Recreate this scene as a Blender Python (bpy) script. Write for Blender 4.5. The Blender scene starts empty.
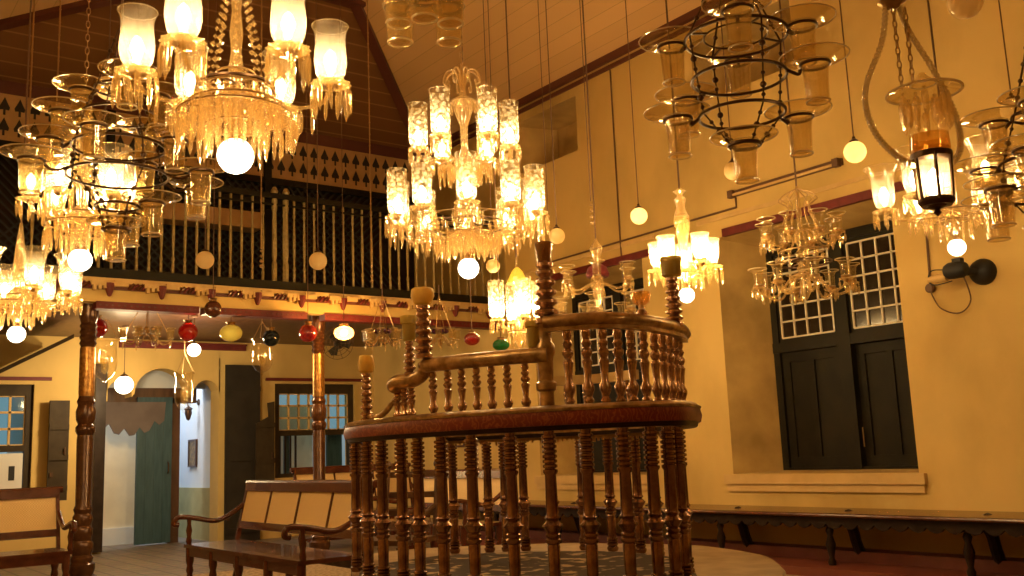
import bpy, math, random
from mathutils import Matrix, Vector, Quaternion
random.seed(7)
PI = math.pi
C = bpy.context.scene.collection
# ------------------------------------------------------------------ camera frame
F = 980.86
CX, CY, CZ = Vector((0.8047352, -0.5922893, -0.03993287)), Vector((-0.0661591, -0.15633214, 0.98548629)), Vector((-0.58993578, -0.79041359, -0.1649913))
EYE = Vector((0, 0, 1.1))
def W(px, py, d):
    """world point seen at a pixel of the 1024x576 frame, d metres in front of the camera"""
    return EYE + CX*((px-512)/F*d) - CY*((py-288)/F*d) - CZ*d
def onX(px, py, x):
    r = CX*((px-512)/F) - CY*((py-288)/F) - CZ
    return EYE + r*((x-EYE.x)/r.x)
def onY(px, py, y):
    r = CX*((px-512)/F) - CY*((py-288)/F) - CZ
    return EYE + r*((y-EYE.y)/r.y)
def PLAN(px, d, z):
    """a point of height z in the pixel column px, d metres away"""
    py = 470
    for _ in range(6):
        p = W(px, py, d); py -= (z-p.z)*F/d
    p = W(px, py, d)
    return Vector((p.x, p.y, z))

RW, GF, SCR, BW, LW = 7.6, 10.3, 12.3, 14.0, -1.0      # right wall, gallery front, gallery screen, back wall, left wall
CE = 5.66
def ceil_z(x, y):
    return min(CE+.376*(12.3-y), CE+.376*(RW-x), CE+.27*(x-.4), 6.55)

# ------------------------------------------------------------------ materials
def mat(name):
    m = bpy.data.materials.new(name); m.use_nodes = True
    nt = m.node_tree; nt.nodes.clear()
    out = nt.nodes.new('ShaderNodeOutputMaterial')
    return m, nt, out
def N(nt, t, **k):
    n = nt.nodes.new(t)
    for a, v in k.items():
        if a in n.inputs: n.inputs[a].default_value = v
        else: setattr(n, a, v)
    return n
def col(c): return (c[0], c[1], c[2], 1)
def pbr(name, c, rough=.5, metal=0, c2=None, scale=8, bump=0, detail=4, stretch=None, coat=0, lo=.35, hi=.65):
    m, nt, out = mat(name)
    b = N(nt, 'ShaderNodeBsdfPrincipled', Roughness=rough, Metallic=metal)
    b.inputs['Base Color'].default_value = col(c)
    if coat: b.inputs['Coat Weight'].default_value = coat
    if c2 is not None or bump:
        tc = N(nt, 'ShaderNodeTexCoord'); mp = N(nt, 'ShaderNodeMapping')
        if stretch: mp.inputs['Scale'].default_value = stretch
        nt.links.new(tc.outputs['Object'], mp.inputs['Vector'])
        no = N(nt, 'ShaderNodeTexNoise', Scale=scale, Detail=detail)
        nt.links.new(mp.outputs[0], no.inputs['Vector'])
        if c2 is not None:
            r = N(nt, 'ShaderNodeValToRGB')
            r.color_ramp.elements[0].color = col(c); r.color_ramp.elements[1].color = col(c2)
            r.color_ramp.elements[0].position = lo; r.color_ramp.elements[1].position = hi
            nt.links.new(no.outputs['Fac'], r.inputs[0]); nt.links.new(r.outputs[0], b.inputs['Base Color'])
        if bump:
            bp = N(nt, 'ShaderNodeBump', Strength=bump, Distance=.01)
            nt.links.new(no.outputs['Fac'], bp.inputs['Height']); nt.links.new(bp.outputs[0], b.inputs['Normal'])
    nt.links.new(b.outputs[0], out.inputs[0])
    return m
def thin_glass(name, tint=(1, .96, .88), gloss=.28, rough=.04, frost=0, frost_col=(1, .9, .7), edge=0):
    m, nt, out = mat(name)
    tr = N(nt, 'ShaderNodeBsdfTransparent'); tr.inputs[0].default_value = col(tint)
    gl = N(nt, 'ShaderNodeBsdfGlossy', Roughness=rough); gl.inputs[0].default_value = (1, .97, .9, 1)
    lw = N(nt, 'ShaderNodeLayerWeight', Blend=.35)
    pw = N(nt, 'ShaderNodeMath', operation='POWER'); pw.inputs[1].default_value = 1+edge
    mr = N(nt, 'ShaderNodeMapRange'); mr.inputs['To Min'].default_value = gloss*.3; mr.inputs['To Max'].default_value = min(1, gloss*2.2+.12*edge)
    nt.links.new(lw.outputs['Facing'], pw.inputs[0]); nt.links.new(pw.outputs[0], mr.inputs['Value'])
    mx = N(nt, 'ShaderNodeMixShader')
    nt.links.new(mr.outputs[0], mx.inputs[0]); nt.links.new(tr.outputs[0], mx.inputs[1]); nt.links.new(gl.outputs[0], mx.inputs[2])
    last = mx
    if frost:
        di = N(nt, 'ShaderNodeBsdfTranslucent'); di.inputs[0].default_value = col(frost_col)
        d2 = N(nt, 'ShaderNodeBsdfDiffuse'); d2.inputs[0].default_value = col(frost_col)
        m1 = N(nt, 'ShaderNodeMixShader'); m1.inputs[0].default_value = .4
        nt.links.new(di.outputs[0], m1.inputs[1]); nt.links.new(d2.outputs[0], m1.inputs[2])
        m2 = N(nt, 'ShaderNodeMixShader'); m2.inputs[0].default_value = frost
        nt.links.new(mx.outputs[0], m2.inputs[1]); nt.links.new(m1.outputs[0], m2.inputs[2])
        last = m2
    nt.links.new(last.outputs[0], out.inputs[0])
    return m, nt, last
def etched_glass(name):
    m, nt, last = thin_glass(name, gloss=.22, frost=.4, frost_col=(1, .90, .66))
    tc = N(nt, 'ShaderNodeTexCoord')
    vo = N(nt, 'ShaderNodeTexVoronoi', Scale=30)
    nt.links.new(tc.outputs['Object'], vo.inputs['Vector'])
    r = N(nt, 'ShaderNodeMapRange'); r.inputs['From Min'].default_value = .3; r.inputs['From Max'].default_value = .6
    r.inputs['To Min'].default_value = .40; r.inputs['To Max'].default_value = .04
    nt.links.new(vo.outputs['Distance'], r.inputs['Value']); nt.links.new(r.outputs[0], last.inputs[0])
    return m
def glow(name, c, s):
    m, nt, out = mat(name)
    e = N(nt, 'ShaderNodeEmission', Strength=s); e.inputs[0].default_value = col(c)
    t = N(nt, 'ShaderNodeBsdfTransparent'); a = N(nt, 'ShaderNodeAddShader')
    nt.links.new(e.outputs[0], a.inputs[0]); nt.links.new(t.outputs[0], a.inputs[1]); nt.links.new(a.outputs[0], out.inputs[0])
    m.cycles.emission_sampling = 'NONE'
    return m
def planked(name, base, line, axis, pitch, frac, c2, rough=.6):
    """boards with a joint line every pitch metres along one axis"""
    m, nt, out = mat(name)
    b = N(nt, 'ShaderNodeBsdfPrincipled', Roughness=rough)
    tc = N(nt, 'ShaderNodeTexCoord'); sx = N(nt, 'ShaderNodeSeparateXYZ')
    nt.links.new(tc.outputs['Object'], sx.inputs[0])
    d = N(nt, 'ShaderNodeMath', operation='DIVIDE'); d.inputs[1].default_value = pitch
    nt.links.new(sx.outputs[axis], d.inputs[0])
    f = N(nt, 'ShaderNodeMath', operation='FRACT'); nt.links.new(d.outputs[0], f.inputs[0])
    l = N(nt, 'ShaderNodeMath', operation='LESS_THAN'); l.inputs[1].default_value = frac; nt.links.new(f.outputs[0], l.inputs[0])
    fl = N(nt, 'ShaderNodeMath', operation='FLOOR'); nt.links.new(d.outputs[0], fl.inputs[0])
    wn = N(nt, 'ShaderNodeTexWhiteNoise', noise_dimensions='1D'); nt.links.new(fl.outputs[0], wn.inputs['W'])
    no = N(nt, 'ShaderNodeTexNoise', Scale=1.2, Detail=3); nt.links.new(tc.outputs['Object'], no.inputs['Vector'])
    av = N(nt, 'ShaderNodeMath', operation='ADD'); nt.links.new(wn.outputs[0], av.inputs[0]); nt.links.new(no.outputs['Fac'], av.inputs[1])
    hf = N(nt, 'ShaderNodeMath', operation='MULTIPLY'); hf.inputs[1].default_value = .5; nt.links.new(av.outputs[0], hf.inputs[0])
    m1 = N(nt, 'ShaderNodeMix', data_type='RGBA'); m1.inputs[6].default_value = col(base); m1.inputs[7].default_value = col(c2)
    nt.links.new(hf.outputs[0], m1.inputs[0])
    m2 = N(nt, 'ShaderNodeMix', data_type='RGBA'); m2.inputs[7].default_value = col(line)
    nt.links.new(l.outputs[0], m2.inputs[0]); nt.links.new(m1.outputs[2], m2.inputs[6])
    nt.links.new(m2.outputs[2], b.inputs['Base Color']); nt.links.new(b.outputs[0], out.inputs[0])
    return m
def cane(name):
    m, nt, out = mat(name)
    b = N(nt, 'ShaderNodeBsdfPrincipled', Roughness=.6)
    tc = N(nt, 'ShaderNodeTexCoord'); ck = N(nt, 'ShaderNodeTexChecker', Scale=90)
    ck.inputs[1].default_value = (.82, .62, .32, 1); ck.inputs[2].default_value = (.66, .47, .21, 1)
    nt.links.new(tc.outputs['Object'], ck.inputs[0]); nt.links.new(ck.outputs[0], b.inputs['Base Color'])
    nt.links.new(b.outputs[0], out.inputs[0]); return m
def wave_band(name):
    m, nt, out = mat(name)
    b = N(nt, 'ShaderNodeBsdfPrincipled', Roughness=.4)
    tc = N(nt, 'ShaderNodeTexCoord'); wv = N(nt, 'ShaderNodeTexWave', wave_type='BANDS', Scale=22, Distortion=14)
    r = N(nt, 'ShaderNodeValToRGB'); r.color_ramp.elements[0].color = (.15, .014, .006, 1); r.color_ramp.elements[1].color = (.24, .055, .018, 1)
    r.color_ramp.elements[0].position = .55; r.color_ramp.elements[1].position = .95
    nt.links.new(tc.outputs['Object'], wv.inputs[0]); nt.links.new(wv.outputs['Fac'], r.inputs[0]); nt.links.new(r.outputs[0], b.inputs['Base Color'])
    nt.links.new(b.outputs[0], out.inputs[0]); return m
def tiles(name):
    m, nt, out = mat(name)
    b = N(nt, 'ShaderNodeBsdfPrincipled', Roughness=.55)
    tc = N(nt, 'ShaderNodeTexCoord'); br = N(nt, 'ShaderNodeTexBrick', Scale=1)
    br.offset = 0; br.inputs['Brick Width'].default_value = .24; br.inputs['Row Height'].default_value = .24; br.inputs['Mortar Size'].default_value = .012
    br.inputs['Color1'].default_value = (.34, .25, .15, 1); br.inputs['Color2'].default_value = (.24, .18, .115, 1); br.inputs['Mortar'].default_value = (.10, .07, .05, 1)
    no = N(nt, 'ShaderNodeTexNoise', Scale=18, Detail=2)
    mx = N(nt, 'ShaderNodeMix', data_type='RGBA', blend_type='MULTIPLY'); mx.inputs[0].default_value = .8
    nt.links.new(tc.outputs['Object'], br.inputs[0]); nt.links.new(tc.outputs['Object'], no.inputs['Vector'])
    nt.links.new(br.outputs[0], mx.inputs[6]); nt.links.new(no.outputs['Color'], mx.inputs[7])
    nt.links.new(mx.outputs[2], b.inputs['Base Color']); nt.links.new(b.outputs[0], out.inputs[0]); return m

M = dict(
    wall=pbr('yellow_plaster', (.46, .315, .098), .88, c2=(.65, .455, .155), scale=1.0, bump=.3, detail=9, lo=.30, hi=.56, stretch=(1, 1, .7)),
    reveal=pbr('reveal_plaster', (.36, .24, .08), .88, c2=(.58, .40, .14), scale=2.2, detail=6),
    trim=pbr('cream_trim', (.64, .44, .18), .7, c2=(.56, .37, .14), scale=6),
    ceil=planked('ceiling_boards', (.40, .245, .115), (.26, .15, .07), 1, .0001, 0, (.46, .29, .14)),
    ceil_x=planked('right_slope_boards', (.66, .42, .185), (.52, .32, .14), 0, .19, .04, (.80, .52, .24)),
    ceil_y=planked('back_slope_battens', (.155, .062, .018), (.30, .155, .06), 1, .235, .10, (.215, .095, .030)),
    dark=pbr('dark_wood', (.055, .022, .010), .4, c2=(.10, .042, .018), scale=12, stretch=(1, 1, .2)),
    cornice=pbr('red_brown_cornice', (.11, .030, .018), .6),
    bench=pbr('red_brown_bench_wood', (.060, .015, .008), .26, c2=(.105, .028, .013), scale=9, coat=.35),
    black=pbr('black_wood', (.018, .010, .007), .4, c2=(.03, .018, .012), scale=10),
    green=pbr('dark_green_paint', (.0085, .0065, .0024), .55, c2=(.015, .0115, .0042), scale=5),
    teal=pbr('teal_paint', (.018, .062, .085), .5, c2=(.035, .09, .12), scale=7, stretch=(4, 4, .5)),
    red=pbr('red_paint', (.10, .007, .006), .6, c2=(.14, .011, .009), scale=10),
    oxide=pbr('red_oxide_floor', (.15, .035, .022), .5, c2=(.20, .055, .033), scale=5),
    band=wave_band('red_wave_band'),
    brass=pbr('brass', (.40, .21, .085), .24, 1, c2=(.55, .30, .13), scale=14),
    bronze=pbr('bronze_turned', (.20, .10, .06), .20, .8, c2=(.36, .21, .13), scale=20),
    column=pbr('column_metal', (.060, .022, .010), .25, .25, c2=(.11, .045, .018), scale=9),
    sleeve=pbr('hammered_gilt', (.50, .27, .08), .32, .8, c2=(.26, .12, .035), scale=26, bump=.3),
    rail=pbr('worn_gilt_rail', (.22, .135, .058), .28, .6, c2=(.54, .36, .165), scale=18),
    bronze_pale=pbr('pale_bronze_turned', (.34, .20, .12), .22, .8, c2=(.58, .37, .23), scale=22),
    gold=pbr('gold_moulding', (.42, .27, .09), .4, .5),
    iron=pbr('dark_iron', (.085, .045, .024), .38, .7),
    wire=pbr('brown_wire', (.12, .06, .03), .6),
    chain=pbr('brass_chain', (.42, .27, .12), .35, .9),
    white=pbr('white_paint', (.75, .68, .55), .5),
    stone=pbr('worn_stone', (.22, .14, .07), .5, c2=(.34, .23, .12), scale=7, bump=.2),
    cloth=pbr('ochre_cloth', (.56, .36, .13), .9, c2=(.62, .42, .18), scale=30),
    lattice=pbr('dark_lattice_paint', (.012, .013, .013), .6),
    spade=pbr('spade_shadow_paint', (.022, .016, .010), .8),
    spadeboard=pbr('fretwork_board', (.42, .24, .09), .7, c2=(.48, .28, .11), scale=8),
    carpet=pbr('coir_matting', (.22, .15, .08), .95, c2=(.42, .31, .18), scale=26, bump=.5, lo=.45, hi=.55),
    mat=pbr('dark_patterned_mat', (.035, .02, .012), .95, c2=(.36, .27, .15), scale=9, bump=.5, lo=.55, hi=.60),
    tile=tiles('patterned_tiles'),
    cane=cane('woven_cane'),
    bluewall=pbr('pale_blue_limewash', (.62, .68, .74), .9, c2=(.68, .70, .72), scale=3),
    dado=pbr('ochre_dado', (.34, .30, .12), .8, c2=(.40, .35, .15), scale=4),
    creamwall=pbr('cream_limewash', (.80, .72, .52), .9, c2=(.72, .64, .46), scale=4),
    blue=pbr('blue_frame_paint', (.05, .12, .30), .6),
    paper=pbr('white_paper', (.72, .72, .70), .8),
    ink=pbr('black_ink', (.01, .01, .012), .6),
    gilt=pbr('gilt_picture', (.30, .18, .06), .6, c2=(.10, .07, .04), scale=18),
    board=pbr('grey_notice_board', (.024, .019, .013), .65, c2=(.034, .027, .018), scale=4),
    shutter=pbr('old_brown_shutter', (.034, .022, .010), .6, c2=(.050, .034, .016), scale=6),
    valance=pbr('shaded_grey_mauve', (.13, .105, .10), .9, c2=(.17, .14, .135), scale=3),  # grey-mauve with the shadow of the doorway head put into its colour
    purple=pbr('purple_glass_bead', (.05, .01, .04), .2),
    redcloth=pbr('crimson_velvet', (.10, .006, .009), .9),
)
for k in ('green', 'board', 'shutter', 'black'):
    for nd in M[k].node_tree.nodes:
        if nd.type == 'BSDF_PRINCIPLED': nd.inputs['Specular IOR Level'].default_value = .18
GLASS_RIM = thin_glass('pale_glass_rim', tint=(.9, .8, .6), gloss=.45, rough=.12, frost=.30, frost_col=(1, .86, .58))[0]
TWIST = thin_glass('twisted_glass', tint=(.92, .88, .78), gloss=.40, rough=.10, frost=.09, frost_col=(1, .95, .85))[0]
GL = thin_glass('clear_glass', gloss=.28, edge=1.5)[0]
GL_SMOKE = thin_glass('old_amber_glass', tint=(.93, .88, .74), gloss=.26, rough=.06, frost=.05, frost_col=(1, .80, .45), edge=2.2)[0]
CRYSTAL = thin_glass('cut_crystal', tint=(.97, .90, .72), gloss=.42, rough=.08, frost=.15, frost_col=(1, .78, .45))[0]
FROST = thin_glass('frosted_lamp_glass', tint=(1, .93, .75), gloss=.20, rough=.15, frost=.11, frost_col=(1, .92, .72))[0]
ETCH = etched_glass('etched_lamp_glass')
PANE = thin_glass('window_pane', tint=(.75, .85, .85), gloss=.12)[0]
PANE_DARK = pbr('dark_window_pane', (.020, .013, .008), .12)
OPAL = thin_glass('cream_opal_glass', tint=(.9, .7, .3), gloss=.2, rough=.15, frost=.8, frost_col=(.80, .62, .20))[0]
CREAM_G = thin_glass('cream_globe_glass', tint=(.9, .75, .5), gloss=.2, rough=.12, frost=.85, frost_col=(.88, .72, .42))[0]
OPAL_G = thin_glass('olive_cream_glass', tint=(.8, .75, .4), gloss=.22, rough=.12, frost=.8, frost_col=(.60, .47, .15))[0]
AMBER = thin_glass('amber_glass', tint=(1, .82, .50), gloss=.25, frost=.13, frost_col=(.95, .64, .25))[0]
RED_G = thin_glass('ruby_glass', tint=(.75, .06, .06), gloss=.30, rough=.08, frost=.45, frost_col=(.26, .010, .016))[0]
GREEN_G = thin_glass('green_glass', tint=(.03, .3, .1), gloss=.25, rough=.08, frost=.6, frost_col=(.02, .20, .06))[0]
SMOKE_BROWN = thin_glass('brown_smoked_glass', tint=(.62, .42, .24), gloss=.22, frost=.35, frost_col=(.42, .27, .12))[0]
BLACK_G = pbr('blue_black_glass', (.006, .010, .014), .08)
LIME_G = thin_glass('lime_glass', tint=(.9, .85, .4), gloss=.3, rough=.05, frost=.45, frost_col=(.85, .75, .30))[0]
RAILPAINT = pbr('olive_gilt_paint', (.34, .26, .11), .4, c2=(.24, .18, .07), scale=30)
BULB = glow('bulb_glow', (1, .84, .56), 24)
BULB_SOFT = glow('soft_bulb_glow', (1, .70, .34), 9)
GLOBE_LIT = glow('lit_globe_glow', (1, .84, .56), 4)
GLOBE_DIM = glow('dim_globe_glow', (1, .66, .26), .75)
AMBER_LIT = glow('amber_lamp_glow', (1, .62, .16), 3)

# ------------------------------------------------------------------ mesh builder
class G:
    def __init__(s): s.v, s.f, s.m = [], [], []
    def add(s, vs, fs, mi=0):
        k = len(s.v); s.v += [tuple(v) for v in vs]
        for f in fs: s.f.append(tuple(i+k for i in f)); s.m.append(mi)
    def box(s, a, b, mi=0, T=None):
        x0, y0, z0 = a; x1, y1, z1 = b
        vs = [Vector(p) for p in ((x0, y0, z0), (x1, y0, z0), (x1, y1, z0), (x0, y1, z0), (x0, y0, z1), (x1, y0, z1), (x1, y1, z1), (x0, y1, z1))]
        if T: vs = [T @ v for v in vs]
        s.add(vs, [(0, 3, 2, 1), (4, 5, 6, 7), (0, 1, 5, 4), (1, 2, 6, 5), (2, 3, 7, 6), (3, 0, 4, 7)], mi); return s
    def lathe(s, prof, seg=14, T=None, mi=0, cap=True, sweep=None):
        vs, fs = [], []
        for r, z in prof:
            for i in range(seg):
                a = 2*PI*i/seg; vs.append(Vector((r*math.cos(a), r*math.sin(a), z)))
        n = len(prof)
        for j in range(n-1):
            for i in range(seg):
                i2 = (i+1) % seg
                fs.append((j*seg+i, j*seg+i2, (j+1)*seg+i2, (j+1)*seg+i))
        if cap:
            if prof[0][0] > 1e-4: fs.append(tuple(reversed(range(seg))))
            if prof[-1][0] > 1e-4: fs.append(tuple((n-1)*seg+i for i in range(seg)))
        if T: vs = [T @ v for v in vs]
        s.add(vs, fs, mi); return s
    def tube(s, pts, r, seg=8, closed=False, mi=0, cap=True):
        pts = [Vector(p) for p in pts]; n = len(pts)
        rs = r if isinstance(r, (list, tuple)) else [r]*n
        vs, fs = [], []; up = None
        for i in range(n):
            if closed: t = pts[(i+1) % n]-pts[i-1]
            else: t = pts[min(i+1, n-1)]-pts[max(i-1, 0)]
            if t.length < 1e-9: t = Vector((0, 0, 1))
            t.normalize()
            if up is None: up = Vector((0, 0, 1)) if abs(t.z) < .95 else Vector((1, 0, 0))
            u = (up-t*up.dot(t))
            if u.length < 1e-5: u = t.orthogonal()
            u.normalize(); w = t.cross(u); up = u
            for k in range(seg):
                a = 2*PI*k/seg; vs.append(pts[i]+(u*math.cos(a)+w*math.sin(a))*rs[i])
        m = n if closed else n-1
        for i in range(m):
            j = (i+1) % n
            for k in range(seg):
                k2 = (k+1) % seg; fs.append((i*seg+k, i*seg+k2, j*seg+k2, j*seg+k))
        if cap and not closed: fs.append(tuple(reversed(range(seg)))); fs.append(tuple((n-1)*seg+k for k in range(seg)))
        s.add(vs, fs, mi); return s
    def sweep(s, pts, prof, closed=False, mi=0):
        """prof: closed list of (outward, up) swept along a path; outward is the right-hand side of travel"""
        pts = [Vector(p) for p in pts]; n = len(pts); q = len(prof); vs, fs = [], []
        for i in range(n):
            t = (pts[(i+1) % n]-pts[i-1]) if closed else (pts[min(i+1, n-1)]-pts[max(i-1, 0)])
            h = Vector((t.x, t.y, 0)).normalized(); o = Vector((h.y, -h.x, 0))
            for a, b in prof: vs.append(pts[i]+o*a+Vector((0, 0, b)))
        for i in range(n if closed else n-1):
            j = (i+1) % n
            for k in range(q): fs.append((i*q+k, j*q+k, j*q+(k+1) % q, i*q+(k+1) % q))
        if not closed: fs.append(tuple(range(q))); fs.append(tuple(reversed([(n-1)*q+k for k in range(q)])))
        s.add(vs, fs, mi); return s
    def prism(s, poly, T, depth, mi=0):
        """2-D polygon in the local XY plane, extruded along local Z, placed by T"""
        n = len(poly); vs = [T @ Vector((x, y, 0)) for x, y in poly]+[T @ Vector((x, y, depth)) for x, y in poly]
        fs = [tuple(reversed(range(n))), tuple(range(n, 2*n))]+[(i, (i+1) % n, n+(i+1) % n, n+i) for i in range(n)]
        s.add(vs, fs, mi); return s
    def ball(s, c, r, seg=14, rings=9, sz=1, mi=0):
        pr = [(r*math.sin(PI*i/rings), -r*sz*math.cos(PI*i/rings)) for i in range(rings+1)]
        pr[0] = (0, -r*sz); pr[-1] = (0, r*sz)
        return s.lathe(pr, seg, Matrix.Translation(Vector(c)), mi, cap=False)
    def mesh(s, name, mats, smooth=True, angle=40):
        me = bpy.data.meshes.new(name); me.from_pydata(s.v, [], s.f); me.validate()
        for m in (mats if isinstance(mats, (list, tuple)) else [mats]): me.materials.append(m)
        if len(me.polygons) == len(s.m): me.polygons.foreach_set('material_index', s.m)
        if smooth:
            me.polygons.foreach_set('use_smooth', [True]*len(me.polygons)); me.set_sharp_from_angle(angle=math.radians(angle))
        me.update(); return me
def O(name, me, parent=None, loc=(0, 0, 0), rot=(0, 0, 0), scale=(1, 1, 1), label=None):
    o = bpy.data.objects.new(name, me); C.objects.link(o)
    o.location = loc; o.rotation_euler = rot; o.scale = scale if isinstance(scale, (tuple, list)) else (scale,)*3
    if parent: o.parent = parent
    if label: o['label'] = label
    return o
def part(name, g, m, parent, label=None, smooth=True, **k): return O(name, g.mesh(name, m, smooth), parent, label=label, **k)
def tag(o, label, cat, group=None):
    o['label'] = label; o['category'] = cat
    if group: o['group'] = group
    return o
def thing(name, label, cat, loc=(0, 0, 0), rotz=0, group=None):
    o = O(name, None, None, loc, (0, 0, rotz)); return tag(o, label, cat, group)
def struct(name, g, m, parent=None, smooth=False):
    o = O(name, g.mesh(name, m, smooth), parent)
    if parent is None: o['kind'] = 'structure'
    return o
def light(parent, loc, w, c=(1, .672, .29), r=.03):
    l = bpy.data.lights.new('bulb_light', 'POINT'); l.energy = w; l.color = c; l.shadow_soft_size = r
    o = bpy.data.objects.new('bulb_light', l); C.objects.link(o); o.location = loc
    if parent: o.parent = parent
    return o
def spline(pts, k=8):
    pts = [Vector(p) for p in pts]; out = []
    for i in range(len(pts)-1):
        p0 = pts[max(i-1, 0)]; p1 = pts[i]; p2 = pts[i+1]; p3 = pts[min(i+2, len(pts)-1)]
        for j in range(k):
            t = j/k
            out.append(.5*((2*p1)+(p2-p0)*t+(2*p0-5*p1+4*p2-p3)*t*t+(3*p1-p0-3*p2+p3)*t**3))
    out.append(pts[-1]); return out

# ================================================================== ROOM SHELL
g = G(); g.box((LW-.5, -3, -.2), (RW+.7, 10.3, 0)); struct('floor', g, M['carpet'])
g = G(); g.box((LW-.5, 10.3, -.2), (RW+.7, 17.6, 0)); struct('floor.001', g, M['tile'])
# right wall with two deep window openings and two small high ones
W1 = (4.66, 6.65, .80, 3.18); W2 = (7.74, 9.74, .80, 3.18); U1 = (5.50, 6.80, 4.66, 5.36); U2 = (8.72, 10.05, 4.70, 5.40)
def wall_grid(axis, c0, c1, span, zspan, holes, name, m):
    us = sorted({span[0], span[1], *[h[0] for h in holes], *[h[1] for h in holes]}); zs = sorted({zspan[0], zspan[1], *[h[2] for h in holes], *[h[3] for h in holes]})
    g = G()
    for i in range(len(us)-1):
        for j in range(len(zs)-1):
            u, z = (us[i]+us[i+1])/2, (zs[j]+zs[j+1])/2
            if any(h[0] < u < h[1] and h[2] < z < h[3] for h in holes): continue
            if axis == 0: g.box((c0, us[i], zs[j]), (c1, us[i+1], zs[j+1]))
            else: g.box((us[i], c0, zs[j]), (us[i+1], c1, zs[j+1]))
    return struct(name, g, m)
wall_grid(0, RW, RW+.75, (-3, BW+.4), (-.2, 6.0), [W1, W2, U1, U2], 'wall_right', M['wall'])
def reveal(name, hole, d, inner, m):
    """splayed plaster sides of an opening in the right wall"""
    y0, y1, z0, z1 = hole; a, b, c, e = inner
    o = [Vector((RW, y0, z0)), Vector((RW, y1, z0)), Vector((RW, y1, z1)), Vector((RW, y0, z1))]
    n = [Vector((RW+d, a, c)), Vector((RW+d, b, c)), Vector((RW+d, b, e)), Vector((RW+d, a, e))]
    k = [Vector((RW+d+.05, y0, z0)), Vector((RW+d+.05, y1, z0)), Vector((RW+d+.05, y1, z1)), Vector((RW+d+.05, y0, z1))]
    g = G(); fs = []
    for i in range(4):
        j = (i+1) % 4
        fs += [(i, j, 4+j, 4+i), (4+i, 4+j, 8+j, 8+i)]
    g.add(o+n+k, fs); return struct(name, g, m)
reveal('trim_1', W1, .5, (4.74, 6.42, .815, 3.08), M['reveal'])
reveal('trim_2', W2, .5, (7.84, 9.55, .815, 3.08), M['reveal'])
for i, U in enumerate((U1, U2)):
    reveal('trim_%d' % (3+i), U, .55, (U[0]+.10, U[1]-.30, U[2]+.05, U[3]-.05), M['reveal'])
    g = G(); g.box((RW+.56, U[0]-.05, U[2]-.05), (RW+.62, U[1]+.05, U[3]+.05)); g.box((RW+.52, U[0]+.14, U[2]+.1), (RW+.56, U[0]+.36, U[2]+.42), 1)
    struct('window_%d' % (5+i), g, [M['reveal'], M['shutter']])
def big_window(name, a, b, c, e):
    """green framed window: two glazed sashes with white bars above two boarded shutters"""
    X = RW+.5; w = thing(name, '', 'window'); del w['label'], w['category']; w['kind'] = 'structure'
    g = G(); f = .075; mid = (a+b)/2; tz = 2.03
    g.box((X-.02, a, c), (X+.09, a+f, e)); g.box((X-.02, b-f, c), (X+.09, b, e)); g.box((X-.02, a+f, e-f), (X+.09, b-f, e)); g.box((X-.02, a+f, c), (X+.09, b-f, c+.03))
    g.box((X-.03, a, tz-.05), (X+.09, b, tz+.05)); g.box((X-.036, mid-.07, c+.001), (X+.088, mid+.07, e-.001))
    part('frame', g, M['green'], w, smooth=False)
    for y0, y1 in ((a+f, mid-.07), (mid+.07, b-f)):
        z0, z1 = tz+.05, e-f
        s = G(); s.box((X+.0, y0, z0), (X+.05, y0+.045, z1)); s.box((X, y1-.045, z0), (X+.05, y1, z1)); s.box((X+.001, y0+.045, z0), (X+.049, y1-.045, z0+.05)); s.box((X+.001, y0+.045, z1-.05), (X+.049, y1-.045, z1))
        sa = part('sash', s, M['green'], w, smooth=False)
        b_ = G(); y0 += .04; y1 -= .04; z0 += .045; z1 -= .045; t = .008
        for i in range(5): y = y0+(y1-y0)*i/4; b_.box((X-.006, y-t, z0), (X+.03, y+t, z1))
        for i in range(6): z = z0+(z1-z0)*i/5; b_.box((X-.006, y0, z-t), (X+.03, y1, z+t))
        part('glazing_bars', b_, M['white'], sa, smooth=False)
        p = G(); p.box((X+.012, y0, z0), (X+.018, y1, z1)); part('pane', p, PANE_DARK, sa, smooth=False)
    for k, (y0, y1) in enumerate(((a+f, mid-.07), (mid+.07, b-f))):
        z0, z1 = c+.03, tz-.05; off = .03 if k == 0 else .0
        s = G(); s.box((X+.03+off, y0, z0), (X+.06+off, y1, z1))
        for q in ((y0, y0+.09), (y1-.09, y1), ((y0+y1)/2-.03, (y0+y1)/2+.03)): s.box((X+.012+off, q[0], z0+.10), (X+.035+off, q[1], z1-.10))
        s.box((X+.012+off, y0, z0), (X+.035+off, y1, z0+.10)); s.box((X+.012+off, y0, z1-.10), (X+.035+off, y1, z1))
        part('shutter', s, M['green'], w, smooth=False)
    g = G(); g.tube([(X-.01, mid-.10, 1.02), (X-.012, mid-.10, 1.20)], .006, 6); part('bolt', g, M['chain'], w)
    g = G(); g.box((X+.10, a-.05, c-.05), (X+.14, b+.05, e+.05)); part('back_board', g, M['black'], w, smooth=False)
big_window('window_1', 4.74, 6.42, .81, 3.06)
big_window('window_2', 7.84, 9.55, .81, 3.06)
for i, (y0, y1) in enumerate(((4.45, 6.54), (7.55, 9.62))):
    g = G(); g.box((RW-.03, y0, 3.175), (RW+.24, y1, 3.255)); struct('trim_%d' % (7+i), g, M['red'])
    g = G(); g.box((RW-.045, y0+.14, .705), (RW+.01, y1+.20, .795)); g.box((RW-.025, y0+.16, .635), (RW+.01, y1+.18, .705)); struct('trim_%d' % (9+i), g, M['trim'])
    g = G(); g.box((RW-.015, y0-.02, 3.36), (RW+.01, y1+.35, 3.40)); struct('trim_%d' % (20+i), g, M['trim'])
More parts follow.
